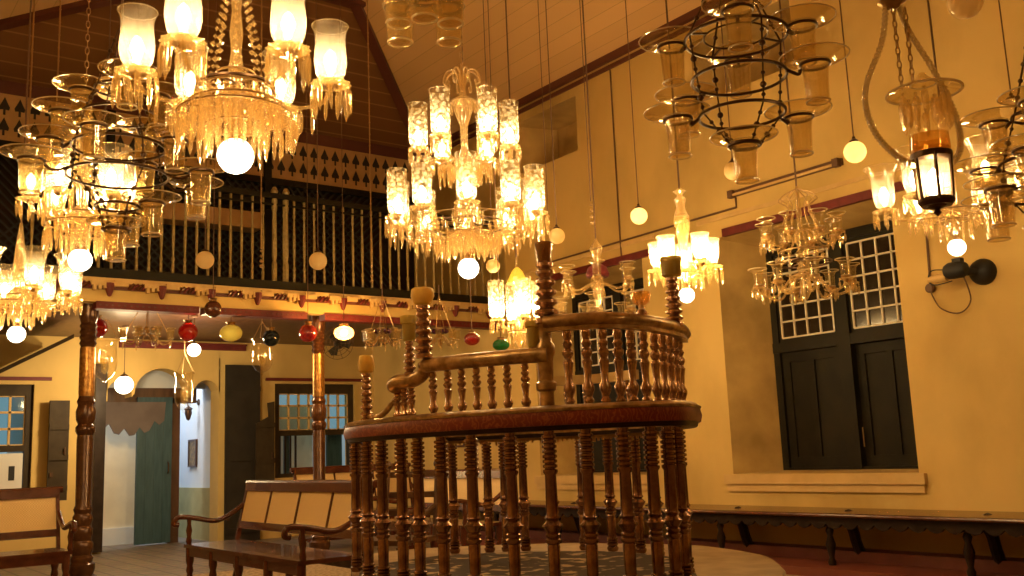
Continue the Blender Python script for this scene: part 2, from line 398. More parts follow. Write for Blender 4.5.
# low red plinth along the right wall
g = G(); g.box((6.86, -2.9, 0), (RW, 11.9, .07)); g.box((7.36, -2.9, .07), (RW, 11.9, .16)); struct('trim_11', g, M['oxide'])
# other walls
g = G(); g.box((LW-.3, -3, -.2), (LW, 17.6, 6.6)); struct('wall_left', g, M['wall'])
g = G(); g.box((LW-.3, -3.2, -.2), (RW+.75, -2.9, 6.8)); struct('wall_front', g, M['wall'])
DOOR = (3.50, 5.10, -.2, 2.60); WB = (5.93, 7.26, .86, 2.26); WL = (1.55, 2.62, .86, 2.22)
wall_grid(1, BW, BW+.35, (LW-.3, RW+.75), (-.2, 4.6), [DOOR, WB, WL], 'wall_back', M['wall'])
# trefoil head filling the top of the door opening
def arch_profile(x0, x1):
    w = x1-x0; pts = []
    spans = ((0, .225, 2.06, 2.28), (.225, .735, 2.10, 2.46), (.735, 1.0, 2.06, 2.30))
    for a, b, zs, zt in spans:
        for i in range(15):
            t = PI*(1-i/14); pts.append((x0+w*((a+b)/2+(b-a)/2*.94*math.cos(t)), zs+(zt-zs)*math.sin(t)))
    return pts
g = G(); ap = arch_profile(DOOR[0], DOOR[1]); top = 2.62
for y in (BW-.02, BW+.33): pass
n = len(ap); vs = [(x, BW-.004, z) for x, z in ap]+[(x, BW-.004, top) for x, z in ap]+[(x, BW+.33, z) for x, z in ap]+[(x, BW+.33, top) for x, z in ap]
fs = []
for i in range(n-1): fs += [(i, i+1, n+i+1, n+i), (2*n+i, 3*n+i, 3*n+i+1, 2*n+i+1), (i, 2*n+i, 2*n+i+1, i+1)]
g.add(vs, fs); g.box((DOOR[0], BW-.004, 2.0), (DOOR[0]+.03, BW+.33, 2.62)); g.box((DOOR[1]-.03, BW-.004, 0), (DOOR[1], BW+.33, 2.62))
struct('trim_12', g, M['wall'])
g = G(); g.box((3.66, BW-.05, 2.735), (5.46, BW+.01, 2.80)); g.box((3.66, BW-.09, 2.80), (5.46, BW+.01, 2.825)); struct('trim_13', g, M['red'])
g = G(); g.box((5.78, BW-.04, 2.30), (7.42, BW+.01, 2.345)); struct('trim_14', g, M['red'])
g = G(); g.box((1.35, BW-.04, 2.27), (2.82, BW+.01, 2.315)); struct('trim_15', g, M['red'])
# passage behind the door
g = G(); g.box((3.2, 17.3, -.1), (6.2, 17.5, 3)); g.box((5.14, BW+.35, .76), (5.3, 17.4, 3)); g.box((2.9, BW+.35, -.1), (3.2, 17.4, 3)); struct('wall_passage', g, M['bluewall'])
g = G(); g.box((5.12, BW+.35, 0), (5.32, 17.4, .76)); struct('trim_16', g, M['dado'])
g = G(); g.box((2.9, BW+.3, 3.0), (6.2, 17.5, 3.1)); struct('ceiling_passage', g, M['bluewall'])
d = thing('door_1', '', 'x'); del d['label'], d['category']; d['kind'] = 'structure'
g = G(); g.box((3.40, BW+.75, 2.02), (5.0, BW+.88, 2.24)); g.box((4.60, BW+.75, 0), (4.76, BW+.88, 2.1)); g.box((3.42, BW+.75, 0), (3.56, BW+.88, 2.1))
part('frame', g, M['dark'], d, smooth=False)
g = G(); g.box((3.2, BW+.80, 2.24), (5.14, BW+.9, 3.0)); part('transom_wall', g, M['bluewall'], d, smooth=False)
T = Matrix.Translation((4.60, BW+.74, 0)) @ Matrix.Rotation(math.radians(-168), 4, 'Z')
T = Matrix.Translation((4.62, BW+.72, 0))
g = G(); g.box((-.50, -.05, .02), (0, 0, 2.10), 0, T)
for k in range(1, 4): g.box((-.50+.125*k-.004, -.056, .02), (-.50+.125*k+.004, -.045, 2.10), 0, T)
lf = part('door_leaf', g, M['teal'], d, smooth=False)
g = G(); g.tube([(4.56, BW+.65, 1.0), (4.56, BW+.62, 1.03), (4.56, BW+.62, 1.13), (4.56, BW+.65, 1.16)], .010, 8); part('handle', g, M['iron'], lf)
g = G()
pts = [(3.52, 2.03)]+[(3.52+.07*i, 1.86-.12*abs(math.sin(i*1.05))-.012*i*(14-i)*.35) for i in range(15)]+[(4.52, 2.03)]
g.prism(pts, Matrix(((1, 0, 0, 0), (0, 0, 1, BW+.66), (0, 1, 0, 0), (0, 0, 0, 1))), .02); part('scalloped_valance', g, M['valance'], d, smooth=False)
g = G(); g.box((3.20, BW+1.3, 0), (4.36, BW+1.45, 2.02)); struct('wall_porch', g, M['creamwall'])
g = G(); g.box((3.20, BW+1.27, 0), (4.36, BW+1.30, .24)); struct('baseboard_porch', g, M['bluewall'])
g = G(); g.box((4.38, BW+1.7, .9), (4.75, BW+1.75, 2.05)); struct('trim_17', g, M['blue'])
g = G(); g.box((3.36, BW-.075, .02), (3.50, BW-.02, 2.50)); part('folded_leaf', g, M['black'], d, smooth=False)
# windows of the back wall
def back_window(name, hole, cols, rows, zt, bars=True, pane=PANE):
    x0, x1, z0, z1 = hole; w = thing(name, '', 'x'); del w['label'], w['category']; w['kind'] = 'structure'
    g = G(); f = .085; Y = BW+.05
    g.box((x0, Y, z0), (x0+f, Y+.1, z1)); g.box((x1-f, Y, z0), (x1, Y+.1, z1)); g.box((x0+f, Y, z1-f-.06), (x1-f, Y+.1, z1)); g.box((x0+f, Y, zt-.04), (x1-f, Y+.1, zt+.04)); g.box((x0+f, Y, z0), (x1-f, Y+.1, z0+.06))
    part('frame', g, M['shutter'], w, smooth=False)
    g = G(); a, b, c, e = x0+f, x1-f, zt+.04, z1-f-.06
    for i in range(cols+1): x = a+(b-a)*i/cols; g.box((x-.014, Y+.02, c), (x+.014, Y+.06, e))
    for i in range(rows+1): z = c+(e-c)*i/rows; g.box((a, Y+.02, z-.014), (b, Y+.06, z+.014))
    s = part('glazing_bars', g, M['gilt'] if not bars else M['trim'], w, smooth=False)
    g = G(); g.box((a, Y+.035, c), (b, Y+.042, e)); part('pane', g, pane, s, smooth=False)
    return w
wb = back_window('window_3', WB, 7, 3, 1.52)
g = G()
for i in range(4): x = 6.04+.085*i; g.box((x-.012, BW+.07, .92), (x+.012, BW+.10, 1.49))
part('iron_bars', g, M['black'], wb, smooth=False)
wl = back_window('window_4', WL, 5, 3, 1.40)
# outside, beyond the windows
g = G(); g.box((6.3, BW+1.0, .5), (7.0, BW+1.1, 2.0)); g.box((5.5, BW+2.2, 0), (9.5, BW+2.3, 1.6)); struct('wall_courtyard', g, M['bluewall'])
g = G(); g.box((6.28, BW+.42, .86), (6.36, BW+.5, 1.5)); g.box((6.98, BW+.42, .86), (7.24, BW+.47, 1.5)); part('open_shutter', g, M['teal'], wb, smooth=False)
# ceilings
def quad(name, pts, m, th=.08):
    g = G(); p = [Vector(q) for q in pts]; n = (p[1]-p[0]).cross(p[2]-p[0]).normalized()
    if n.z < 0: n = -n
    k = len(p); g.add(p+[q+n*th for q in p], [tuple(range(k)), tuple(reversed(range(k, 2*k)))]+[(i, (i+1) % k, k+(i+1) % k, k+i) for i in range(k)])
    return struct(name, g, m)
yh, xh = 12.3-(6.55-CE)/.376, RW-(6.55-CE)/.376; xl = .4+(6.55-CE)/.27
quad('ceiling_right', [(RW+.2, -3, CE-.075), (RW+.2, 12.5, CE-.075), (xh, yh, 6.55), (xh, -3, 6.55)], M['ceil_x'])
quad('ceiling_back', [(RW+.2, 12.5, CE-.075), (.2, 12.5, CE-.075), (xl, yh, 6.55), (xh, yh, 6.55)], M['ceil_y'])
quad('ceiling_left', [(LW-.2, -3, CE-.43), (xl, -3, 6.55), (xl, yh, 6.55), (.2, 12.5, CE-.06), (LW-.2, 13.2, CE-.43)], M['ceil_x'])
quad('ceiling', [(xl-.05, -3, 6.55), (xh+.05, -3, 6.55), (xh+.05, yh+.05, 6.55), (xl-.05, yh+.05, 6.55)], M['ceil'])
def bar(a, b, w, h):
    """squared timber from a to b"""
    a, b = Vector(a), Vector(b); t = (b-a).normalized(); s = t.cross(Vector((0, 0, 1))).normalized(); u = s.cross(t)
    g = G(); vs = [q+s*i*w/2+u*j*h/2 for q in (a, b) for i, j in ((-1, -1), (1, -1), (1, 1), (-1, 1))]
    g.add(vs, [(3, 2, 1, 0), (4, 5, 6, 7), (0, 1, 5, 4), (1, 2, 6, 5), (2, 3, 7, 6), (3, 0, 4, 7)]); return g
struct('trim_22', bar((RW, 12.3, CE-.02), (xh, yh, 6.52), .13, .10), M['cornice'])
struct('trim_23', bar((.4, 12.3, CE-.02), (xl, yh, 6.52), .13, .10), M['cornice'])
struct('trim_24', bar((xh+.1, yh, 6.52), (xl-.1, yh, 6.52), .16, .10), M['cornice'])
g = G(); g.box((RW-.06, -3, CE-.06), (RW+.05, 12.35, CE+.05)); g.box((RW-.025, -3, CE-.15), (RW+.02, 12.35, CE-.10)); struct('trim_25', g, [M['cornice']])
# upper wall above and behind the gallery
g = G(); g.box((LW, SCR, 5.50), (RW+.1, SCR+.15, 5.90)); struct('wall_upper', g, M['cornice'])
g = G(); g.box((LW, SCR+.35, 3.05), (RW, SCR+.45, 5.6)); struct('wall_gallery', g, M['black'])  # black board: the dark depth behind the lattice, put into its colour

# ================================================================== GALLERY
g = G(); g.box((LW, GF+.04, 2.86), (RW, BW, 3.0)); struct('ceiling_under_gallery', g, M['dark'])
g = G(); g.box((LW, GF, 2.76), (RW, GF+.14, 2.95)); struct('trim_30', g, M['wall'])
g = G(); g.box((LW, GF-.07, 2.95), (RW, GF+.14, 3.0)); g.box((LW, GF-.03, 2.905), (RW, GF+.1, 2.95), 0); struct('trim_31', g, M['trim'])
fascia = tag(O('gallery_fascia_carving', None), 'carved red and cream bracket frieze running under the gallery railing', 'frieze')
g = G(); g.box((1.8, GF-.055, 2.885), (RW, GF-.025, 2.945)); part('frieze_board', g, M['cornice'], fascia, smooth=False)
br = G()
for k in range(5): br.box((-.16+.05*k, -.03, -.10+.012*k), (-.13+.05*k, .03, -.04+.012*k))
br.box((-.18, -.025, -.05), (.18, .03, -.005)); br.lathe([(.0, -.16), (.02, -.15), (.035, -.11), (.05, -.06), (.05, -.02)], 8, None, 1)
bm = br.mesh('bracket', [M['trim'], M['red']])
cv = G()
for k in range(4): cv.tube(spline([(-.075+.045*k, 0, -.075), (-.055+.045*k, -.012, -.045), (-.02+.045*k, 0, -.015)], 4), .013, 6, mi=k % 2)
cvm = cv.mesh('carved_scroll', [M['bench'], M['red']])
for i in range(11):
    O('bracket', bm, fascia, (2.05+.52*i, GF-.075, 2.965)); O('carved_scroll', cvm, fascia, (2.31+.52*i, GF-.065, 2.965))
for i, (a, b) in enumerate(((2.46, 3.50), (3.56, 4.74), (4.96, 7.55))):
    g = G(); g.box((a, GF-.03, 2.69), (b, GF+.12, 2.765))
    for k in range(int((b-a)/.06)): g.box((a+.03+.06*k, GF-.036, 2.722), (a+.05+.06*k, GF-.03, 2.738), 1)
    struct('trim_%d' % (32+i), g, [M['red'], M['cornice']])
rl = tag(O('gallery_railing', None), 'long dark green gallery railing of slim turned uprights', 'railing')
g = G(); g.box((1.7, GF-.05, 3.0), (RW, GF+.07, 3.10)); part('bottom_rail', g, M['green'], rl, smooth=False)
g = G(); g.box((1.7, GF-.03, 4.06), (RW, GF+.05, 4.12)); g.box((1.7, GF-.015, 3.98), (RW, GF+.03, 4.0)); part('top_rail', g, M['green'], rl, smooth=False)
bp = G().lathe([(.016, 0), (.016, .10), (.012, .13), (.018, .16), (.010, .2), (.015, .32), (.017, .45), (.014, .62), (.010, .74), (.018, .78), (.012, .81), (.015, .84), (.015, .97)], 8).mesh('baluster', RAILPAINT)
for i in range(46):
    O('baluster', bp, rl, (1.85+.125*i, GF+.01, 3.1))
np_ = G().lathe([(.03, 0), (.03, .2), (.02, .24), (.03, .3), (.024, .8), (.032, .85), (.032, 1.02), (.045, 1.05), (.02, 1.10)], 10).mesh('newel_post', RAILPAINT)
for x in (4.36, 4.50): O('newel_post', np_, rl, (x, GF+.01, 3.1))
# dark lattice screen with spade fretwork panel above
sc = tag(O('lattice_screen', None), 'dark latticed gallery screen with ochre spade fretwork panel above', 'screen')
g = G()
x = 1.2
while x < RW:
    for s in (1, -1):
        a = Vector((x, SCR, 3.1)); b = Vector((x+s*1.8, SCR, 4.9))
        if min(a.x, b.x) < LW or max(a.x, b.x) > RW: continue
        t = (b-a).normalized(); u = Vector((-t.z, 0, t.x))*.012
        y = SCR+(.012 if s > 0 else 0)
        vs = [a-u, a+u, b+u, b-u]; vs = [Vector((v.x, y, v.z)) for v in vs]; vs += [v+Vector((0, .012, 0)) for v in vs]
        g.add(vs, [(0, 3, 2, 1), (4, 5, 6, 7), (0, 1, 5, 4), (1, 2, 6, 5), (2, 3, 7, 6), (3, 0, 4, 7)])
    x += .11
part('lattice', g, M['lattice'], sc, smooth=False)
g = G(); g.box((LW, SCR-.03, 4.83), (RW, SCR+.06, 4.92)); g.box((LW, SCR-.03, 3.02), (RW, SCR+.06, 3.14))
for x in (3.05, 5.1): g.box((x-.05, SCR-.04, 3.1), (x+.05, SCR+.06, 5.5))
part('frame', g, M['green'], sc, smooth=False)
g = G(); g.box((LW, SCR+.01, 4.92), (RW, SCR+.05, 5.53))
sp = [(-.013, -.12), (.013, -.12), (.012, -.055), (.05, -.06), (.058, -.025), (.03, .03), (0, .10), (-.03, .03), (-.058, -.025), (-.05, -.06), (-.012, -.055)]
for row, z in ((0, 5.36), (1, 5.11)):
    for i in range(50):
        x = -.6+.164*i+(.082*row*0)
        if x > RW-.1: continue
        g.prism([(p, q*(1 if row == 0 else 1)) for p, q in sp], Matrix(((1, 0, 0, x), (0, 0, -1, SCR+.012), (0, 1, 0, z), (0, 0, 0, 1))), .006, 1)
part('spade_panel', g, [M['spadeboard'], M['spade']], sc, smooth=False)
g = G(); g.box((3.7, SCR-.35, 4.47), (5.45, SCR-.02, 4.53)); part('shelf', g, M['green'], sc, smooth=False)
g = G(); g.box((3.0, SCR-.30, 4.12), (4.90, SCR-.01, 4.34)); part('ochre_board', g, M['spadeboard'], sc, smooth=False)
# metal columns under the gallery edge
cp = [(.17, 0), (.17, .06), (.13, .08), (.15, .13), (.15, .18), (.12, .2), (.13, .24), (.105, .27), (.125, .32), (.125, .38), (.10, .41), (.115, .46), (.115, .52), (.09, .55), (.11, .60), (.11, .64), (.09, .67), (.105, .71), (.085, .75), (.092, 1.40), (.085, 1.44), (.11, 1.48), (.11, 1.52), (.085, 1.55), (.108, 1.60), (.112, 1.68), (.09, 1.74), (.105, 1.78), (.085, 1.82), (.080, 2.34), (.10, 2.37), (.085, 2.40), (.10, 2.43), (.085, 2.46), (.10, 2.49), (.085, 2.52), (.10, 2.55), (.085, 2.58), (.10, 2.62), (.11, 2.66), (.11, 2.86)]
cm = G().lathe(cp, 20).mesh('shaft', M['column'])
cs = G().lathe([(.086, 1.83), (.089, 1.86), (.089, 2.30), (.086, 2.33)], 20).mesh('gilt_sleeve', M['sleeve'])
for lab, x, s in (('thick turned column with gilt sleeve beside the doorway and left bench', 2.47, .86), ('slimmer turned column with gilt sleeve in front of the teal paned window', 5.03, .80)):
    o = thing('gallery_column', lab, 'column', (x, 10.6, 0), 0, 'columns carrying the gallery')
    O('shaft', cm, o, (0, 0, 0), (0, 0, 0), (s, s, 1)); O('gilt_sleeve', cs, o, (0, 0, 0), (0, 0, 0), (s, s, 1), label='hammered gold sleeve')
# stair soffit at far left
g = G()
a, b = onY(-30, 388, 12.5), onY(74, 338, 12.5)
vs = [Vector((a.x, 12.5, a.z)), Vector((b.x, 12.5, b.z)), Vector((b.x, 13.9, b.z)), Vector((a.x, 13.9, a.z))]
g.add(vs+[v+Vector((0, 0, .05)) for v in vs], [(0, 3, 2, 1), (4, 5, 6, 7), (0, 1, 5, 4), (1, 2, 6, 5), (2, 3, 7, 6), (3, 0, 4, 7)])
struct('ceiling_stair', g, M['shutter'])
# shutters and boards against the back wall
def panel_leaf(name, x0, x1, z0, z1, y, m, label, cat, n=3, notch=False):
    t = thing(name, label, cat, ((x0+x1)/2, y, z0)); w = x1-x0; h = z1-z0
    g = G()
    if notch: g.prism([(-w/2, 0), (w/2, 0), (w/2, h), (w/2-.10, h-.02), (-w/2+.2, h-.22), (-w/2, h-.32)], Matrix(((1, 0, 0, 0), (0, 0, 1, 0), (0, 1, 0, 0), (0, 0, 0, 1))), .04)
    else: g.box((-w/2, 0, 0), (w/2, .04, h))
    part('board', g, m, t, smooth=False)
    for k in range(n):
        z = .12+(h-.5)*k/(n-1); g = G(); g.box((-w/2, -.018, z), (w/2, 0, z+.07)); part('ledge', g, m, t, smooth=False)
    g = G(); g.box((-w/2+.02, -.022, .3), (-w/2+.06, -.002, .36)); g.tube([(w/2-.05, -.03, h*.45), (w/2-.05, -.03, h*.45+.1)], .01, 6); part('latch', g, M['iron'], t)
panel_leaf('tall_shutter', 5.14, 5.66, .0, 2.52, BW-.10, M['board'], 'tall grey-brown wooden door leaf folded back right of the arched doorway', 'shutter')
panel_leaf('window_shutter', 5.56, 5.84, .45, 1.98, BW-.20, M['shutter'], 'narrow brown shutter with sloping top beside the teal paned window', 'shutter', notch=True)
panel_leaf('window_shutter', 2.78, 3.02, .72, 2.0, BW-.18, M['shutter'], 'dark brown window shutter behind the thick gilt column', 'shutter')
g = G(); t = thing('notice_sheet', 'white sheet with black mark stuck on the far left window', 'notice', (2.28, BW+.02, 1.10))
g.box((-.30, 0, -.22), (.24, .006, .24)); part('sheet', g, M['paper'], t, smooth=False)
g = G(); g.box((.08, -.004, -.10), (.15, 0, .08)); part('mark', g, M['ink'], t, smooth=False)
t = thing('wall_lantern', 'small dark ornate wall lamp in the pale blue passage, above the gilt picture', 'wall light', (5.10, 15.05, 1.93))
part('wall_plate', G().lathe([(.05, 0), (.05, .015), (.02, .03)], 12, Matrix.Translation((.04, 0, .12)) @ Matrix.Rotation(-PI/2, 4, 'Y')), M['iron'], t)
part('bracket', G().tube(spline([(.03, 0, .12), (-.08, 0, .17), (-.14, 0, .12), (-.12, 0, .06)], 6), .010, 8), M['iron'], t)
part('lamp_body', G().lathe([(0, -.16), (.03, -.14), (.055, -.05), (.05, .0), (.07, .02), (.03, .05), (0, .07)], 12, Matrix.Translation((-.12, 0, 0))), M['iron'], t)
def frame(name, label, loc, rz, w, h, art=M['gilt']):
    t = thing(name, label, 'picture', loc, rz); g = G(); b = .025
    g.box((-w/2, -.02, -h/2), (w/2, .01, -h/2+b)); g.box((-w/2, -.02, h/2-b), (w/2, .01, h/2)); g.box((-w/2, -.02, -h/2+b), (-w/2+b, .01, h/2-b)); g.box((w/2-b, -.02, -h/2+b), (w/2, .01, h/2-b))
    part('picture_frame', g, M['dark'], t, smooth=False)
    g = G(); g.box((-w/2+.02, -.005, -h/2+.02), (w/2-.02, .005, h/2-.02)); part('picture_sheet', g, art, t, smooth=False)
frame('framed_picture', 'small gilt framed picture on the pale blue passage wall', (5.125, 15.25, 1.28), -PI/2, .36, .42)
frame('framed_picture', 'dark framed sheet on the right wall seen under the red handrail', (RW-.012, 11.7, 1.42), -PI/2, .62, .44, M['wall'])

# ================================================================== BIMAH
bim = tag(O('bimah', None), 'round railed bimah platform with brass balusters in the middle of the hall', 'platform')
low = spline([PLAN(px, d, 1.225) for px, d in ((362, 6.05), (354, 5.72), (360, 5.40), (392, 5.03), (440, 4.74), (490, 4.57), (540, 4.46), (600, 4.38), (645, 4.36), (674, 4.44), (687, 4.66), (690, 5.0), (682, 5.5), (655, 5.98), (600, 6.34), (540, 6.48), (480, 6.52), (440, 6.52))], 7)
cen = sum(low, Vector())/len(low)
def off(path, k):
    n = len(path); out = []
    for i in range(n):
        t = path[min(i+1, n-1)]-path[max(i-1, 0)]; h = Vector((t.x, t.y, 0)).normalized(); out.append(path[i]+Vector((h.y, -h.x, 0))*k)
    return out
g = G()
rim = [Vector((cen.x+1.62*math.cos(a), cen.y+1.62*math.sin(a), 0)) for a in [2*PI*i/64 for i in range(64)]]
# platform outline: a rounded slab wider than the railing ring
pl = [PLAN(px, d, .45) for px, d in ((352, 6.2), (354, 5.6), (398, 4.78), (520, 4.0), (640, 3.85), (735, 4.1), (778, 4.5), (787, 4.9), (783, 5.2), (770, 5.63), (748, 5.94), (724, 6.2), (699, 6.43), (660, 6.62), (600, 6.85), (560, 6.98), (470, 7.05), (400, 6.95), (364, 6.7))]
pl = spline(pl+[pl[0]], 5)[:-1]; pc = sum(pl, Vector())/len(pl)
def slab(path, z0, z1, k, g):
    n = len(path); P = [pc+(p-pc)*k for p in path]
    g.add([(p.x, p.y, z0) for p in P]+[(p.x, p.y, z1) for p in P], [tuple(range(n, 2*n)), tuple(reversed(range(n)))]+[(i, (i+1) % n, n+(i+1) % n, n+i) for i in range(n)])
slab(pl, .35, .44, .995, g); slab(pl, .34, .45, .985, g); part('platform_slab', g, M['stone'], bim)
g = G(); slab(pl, 0, .35, .94, g); part('plinth', g, M['stone'], bim)
g = G(); ins = [p for p in off(low, -.02)]; n = len(ins); g.add([(p.x, p.y, .446) for p in ins]+[(p.x, p.y, .460) for p in ins], [tuple(range(n, 2*n)), tuple(reversed(range(n)))]+[(i, (i+1) % n, n+(i+1) % n, n+i) for i in range(n)]); part('coir_mat', g, M['mat'], bim)
# lower handrail
hr = G(); hr.sweep(low, [(-.05, -.012), (.035, -.012), (.042, .0), (.042, .046), (.056, .050), (.058, .060), (.035, .076), (-.04, .076), (-.055, .05)]); hd = part('handrail', hr, M['rail'], bim, label='lower worn gilt handrail')
g = G(); g.sweep(low, [(.040, -.014), (.052, -.014), (.060, .018), (.052, .048), (.040, .048)]); part('painted_band', g, M['band'], hd, label='red band painted with a wavy line')
g = G(); g.sweep(low, [(-.045, -.036), (.034, -.036), (.040, -.010), (-.05, -.010)]); part('lower_fillet', g, M['black'], hd)
def baluster_mesh(h, r, rings=8):
    p = [(r*.8, 0), (r*1.0, .02*h), (r*1.0, .035*h), (r*.75, .045*h)]
    for k in range(3): z = (.055+.022*k)*h; p += [(r*.95, z), (r*.95, z+.011*h), (r*.72, z+.016*h)]
    p += [(r*.74, .14*h), (r*.80, .29*h), (r*.72, .30*h), (r*1.0, .315*h), (r*1.0, .33*h), (r*.74, .34*h), (r*.95, .352*h), (r*.95, .362*h), (r*.74, .37*h), (r*1.05, .395*h), (r*1.32, .415*h), (r*1.0, .43*h), (r*.75, .445*h), (r*1.0, .46*h), (r*.78, .475*h), (r*.80, .5*h), (r*.72, .72*h)]
    z = .735
    for k in range(rings): p += [(r*.95, z*h), (r*.95, (z+.015)*h), (r*.66, (z+.02)*h), (r*.66, (z+.024)*h)]; z += .030
    p += [(r*.75, .985*h), (r*.7, h)]
    return G().lathe(p, 14).mesh('baluster', M['bronze'], angle=50)
BM = baluster_mesh(.75, .037)
FR = ((360, 5.40), (392, 5.03), (440, 4.74), (490, 4.57), (540, 4.46), (600, 4.38), (645, 4.36), (674, 4.44), (687, 4.66))
def dint(tab, px):
    for (a, b), (c, e) in zip(tab, tab[1:]):
        if a <= px <= c: return b+(e-b)*(px-a)/(c-a)
    return tab[-1][1]
for px in (369, 384, 404, 421, 445, 476, 516, 556, 594, 632, 660, 677):
    p = PLAN(px, dint(FR, px)+.02, .45); O('baluster', BM, bim, p)
for px, d in ((686, 4.75), (688, 5.0), (680, 5.45), (659, 5.85), (641, 6.1), (613, 6.28), (585, 6.42), (555, 6.5), (526, 6.53), (507, 6.54), (490, 6.55), (455, 6.55), (357, 5.72), (364, 6.0)):
    O('baluster', BM, bim, PLAN(px, d, .45))
# upper tier
UT = ((545, 4.66), (570, 4.62), (595, 4.60), (625, 4.66), (650, 4.80), (668, 4.98), (678, 5.12), (682, 5.28), (683, 5.4))
ST = ((425, 5.02), (450, 4.92), (480, 4.83), (515, 4.75), (548, 4.70))
round_p = [(.040*math.cos(2*PI*i/12), .034*math.sin(2*PI*i/12)) for i in range(12)]
up = spline([PLAN(a, b, 1.70) for a, b in UT], 6); stp = spline([PLAN(a, b, 1.555) for a, b in ST], 6)
g = G(); g.sweep(up, [(a*1.1, b) for a, b in round_p]); g.sweep(off(up, 0), [(-.025, -.045), (.025, -.045), (.025, -.028), (-.025, -.028)]); part('upper_handrail', g, M['rail'], bim)
g = G(); g.tube(stp, .037, 12); part('upper_handrail', g, M['rail'], bim)
sr = spline([PLAN(425, 5.03, 1.555), PLAN(423, 5.06, 1.52), PLAN(414, 5.10, 1.492), PLAN(398, 5.16, 1.488), PLAN(394, 5.2, 1.47), PLAN(404, 5.22, 1.44), PLAN(394, 5.26, 1.395), PLAN(384, 5.30, 1.335), PLAN(374, 5.34, 1.315), PLAN(366, 5.36, 1.34)], 6)
n = len(sr); g = G(); g.tube(sr, [.038 if i < n*.45 else max(.016, .038-.03*(i/n-.45)/.2) for i in range(n)], 12); part('stair_handrail', g, M['rail'], bim)
led = [p for p in [PLAN(a, b, 1.245) for a, b in ((400, 5.2),)+ST+UT]]
g = G(); g.sweep(spline(led, 5), [(-.06, -.02), (.05, -.02), (.05, .01), (-.06, .01)]); part('upper_ledge', g, M['rail'], bim)
def small_bal(h, r):
    p = [(r, 0), (r, .04*h), (r*.6, .06*h), (r*.95, .1*h), (r*.6, .14*h), (r, .18*h), (r*.6, .22*h), (r*1.1, .30*h), (r*1.1, .34*h), (r*.6, .40*h), (r*.8, .55*h), (r*1.0, .62*h), (r*.6, .66*h), (r*1.05, .71*h), (r*1.05, .74*h), (r*.6, .78*h), (r, .83*h), (r*.6, .87*h), (r*.9, .92*h), (r*.7, h)]
    return G().lathe(p, 12).mesh('baluster', M['bronze_pale'])
UB = small_bal(.42, .026); SB = small_bal(.275, .022)
for px in (571, 590, 607, 622, 635, 648, 659, 667, 674, 680): O('baluster', UB, bim, PLAN(px, dint(UT, px)+.005, 1.25))
for d in (5.3,): O('baluster', UB, bim, PLAN(684, d, 1.25))
for px in (434, 449, 463, 478, 493, 509, 527): O('baluster', SB, bim, PLAN(px, dint(ST, px), 1.25))
for px, d, h in ((398, 5.17, .85), (405, 5.14, .85), (412, 5.1, .9)): O('baluster', SB, bim, PLAN(px, d, 1.25), (0, 0, 0), (1, 1, h*.9))
bk = spline([PLAN(px, d, 1.55) for px, d in ((545, 6.5), (575, 6.44), (605, 6.36), (636, 6.15))], 5)
g = G(); g.sweep(bk, [(-.025, -.03), (.025, -.03), (.025, .03), (-.025, .03)]); part('rear_handrail', g, M['gold'], bim, label='gold painted far handrail', smooth=False)
for px, d in ((549, 6.49), (568, 6.46), (587, 6.41), (606, 6.35), (630, 6.18)): O('baluster', SB, bim, PLAN(px, d, 1.295), (0, 0, 0), (1, 1, .84))
# posts that carry the glass cups
def post_mesh(h, r, n):
    p = [(r*1.1, 0), (r*1.1, .02)]
    for k in range(n):
        z = .03+(h-.05)*k/n; s = (h-.05)/n; q = 1.15-.35*k/n
        p += [(r*.55*q, z), (r*q, z+s*.35), (r*q, z+s*.6), (r*.55*q, z+s*.95)]
    p += [(r*.8, h-.015), (r*.8, h)]
    return G().lathe(p, 14).mesh('finial_post', M['bronze_pale'])
# (px, distance, foot z, height, radius, rings)
POSTS = ((367, 5.36, 1.29, .27, .030, 6), (410, 5.12, 1.51, .185, .028, 4), (424, 5.0, 1.59, .27, .042, 5), (547, 4.68, 1.70, .29, .052, 5), (675, 5.05, 1.70, .26, .040, 6), (642, 4.76, 1.725, .03, .022, 1), (535, 4.74, 1.575, .02, .02, 1))
tops = []
p = PLAN(548, 4.68, 1.24); O('newel_post', G().lathe([(.05, 0), (.05, .02), (.036, .03), (.036, .14), (.05, .15), (.052, .18), (.036, .19), (.040, .30), (.05, .32), (.05, .36), (.036, .38), (.038, .44), (.05, .46)], 14).mesh('newel_post', M['rail']), bim, p)
for px, d, z, h, r, k in POSTS:
    p = PLAN(px, d, z); O('finial_post', post_mesh(h, r, k), bim, p); tops.append(p+Vector((0, 0, h)))
CUPS = (('cream glass tumbler on the lowest post of the stair rail', 0, OPAL, [(.022, 0), (.042, .012), (.047, .05), (.040, .085), (.038, .095)]),
        ('straight cream tumbler with wide lip beside the scrolled rail end', 1, OPAL_G, [(.030, 0), (.034, .01), (.036, .085), (.036, .09), (.046, .095), (.046, .13), (.042, .132)]),
        ('round yellow glass bowl on a knobbed finial at the rail step', 2, OPAL, [(.02, 0), (.045, .012), (.062, .05), (.058, .085), (.05, .09)]),
        ('brownish tapered glass on the tall centre post', 3, SMOKE_BROWN, [(.022, 0), (.034, .01), (.042, .09), (.044, .10), (.040, .102)]),
        ('olive glass tumbler on the rightmost finial', 4, OPAL_G, [(.03, 0), (.05, .012), (.052, .085), (.058, .09), (.058, .105), (.053, .105)]),
        ('small amber glass bowl standing on the curved upper rail', 5, AMBER, [(.012, 0), (.016, .02), (.04, .035), (.05, .07), (.048, .085), (.044, .085)]),
        ('plain ochre glass tumbler behind the lower handrail step', 6, OPAL_G, [(.03, 0), (.034, .01), (.036, .095), (.045, .10), (.045, .125), (.041, .125)]))
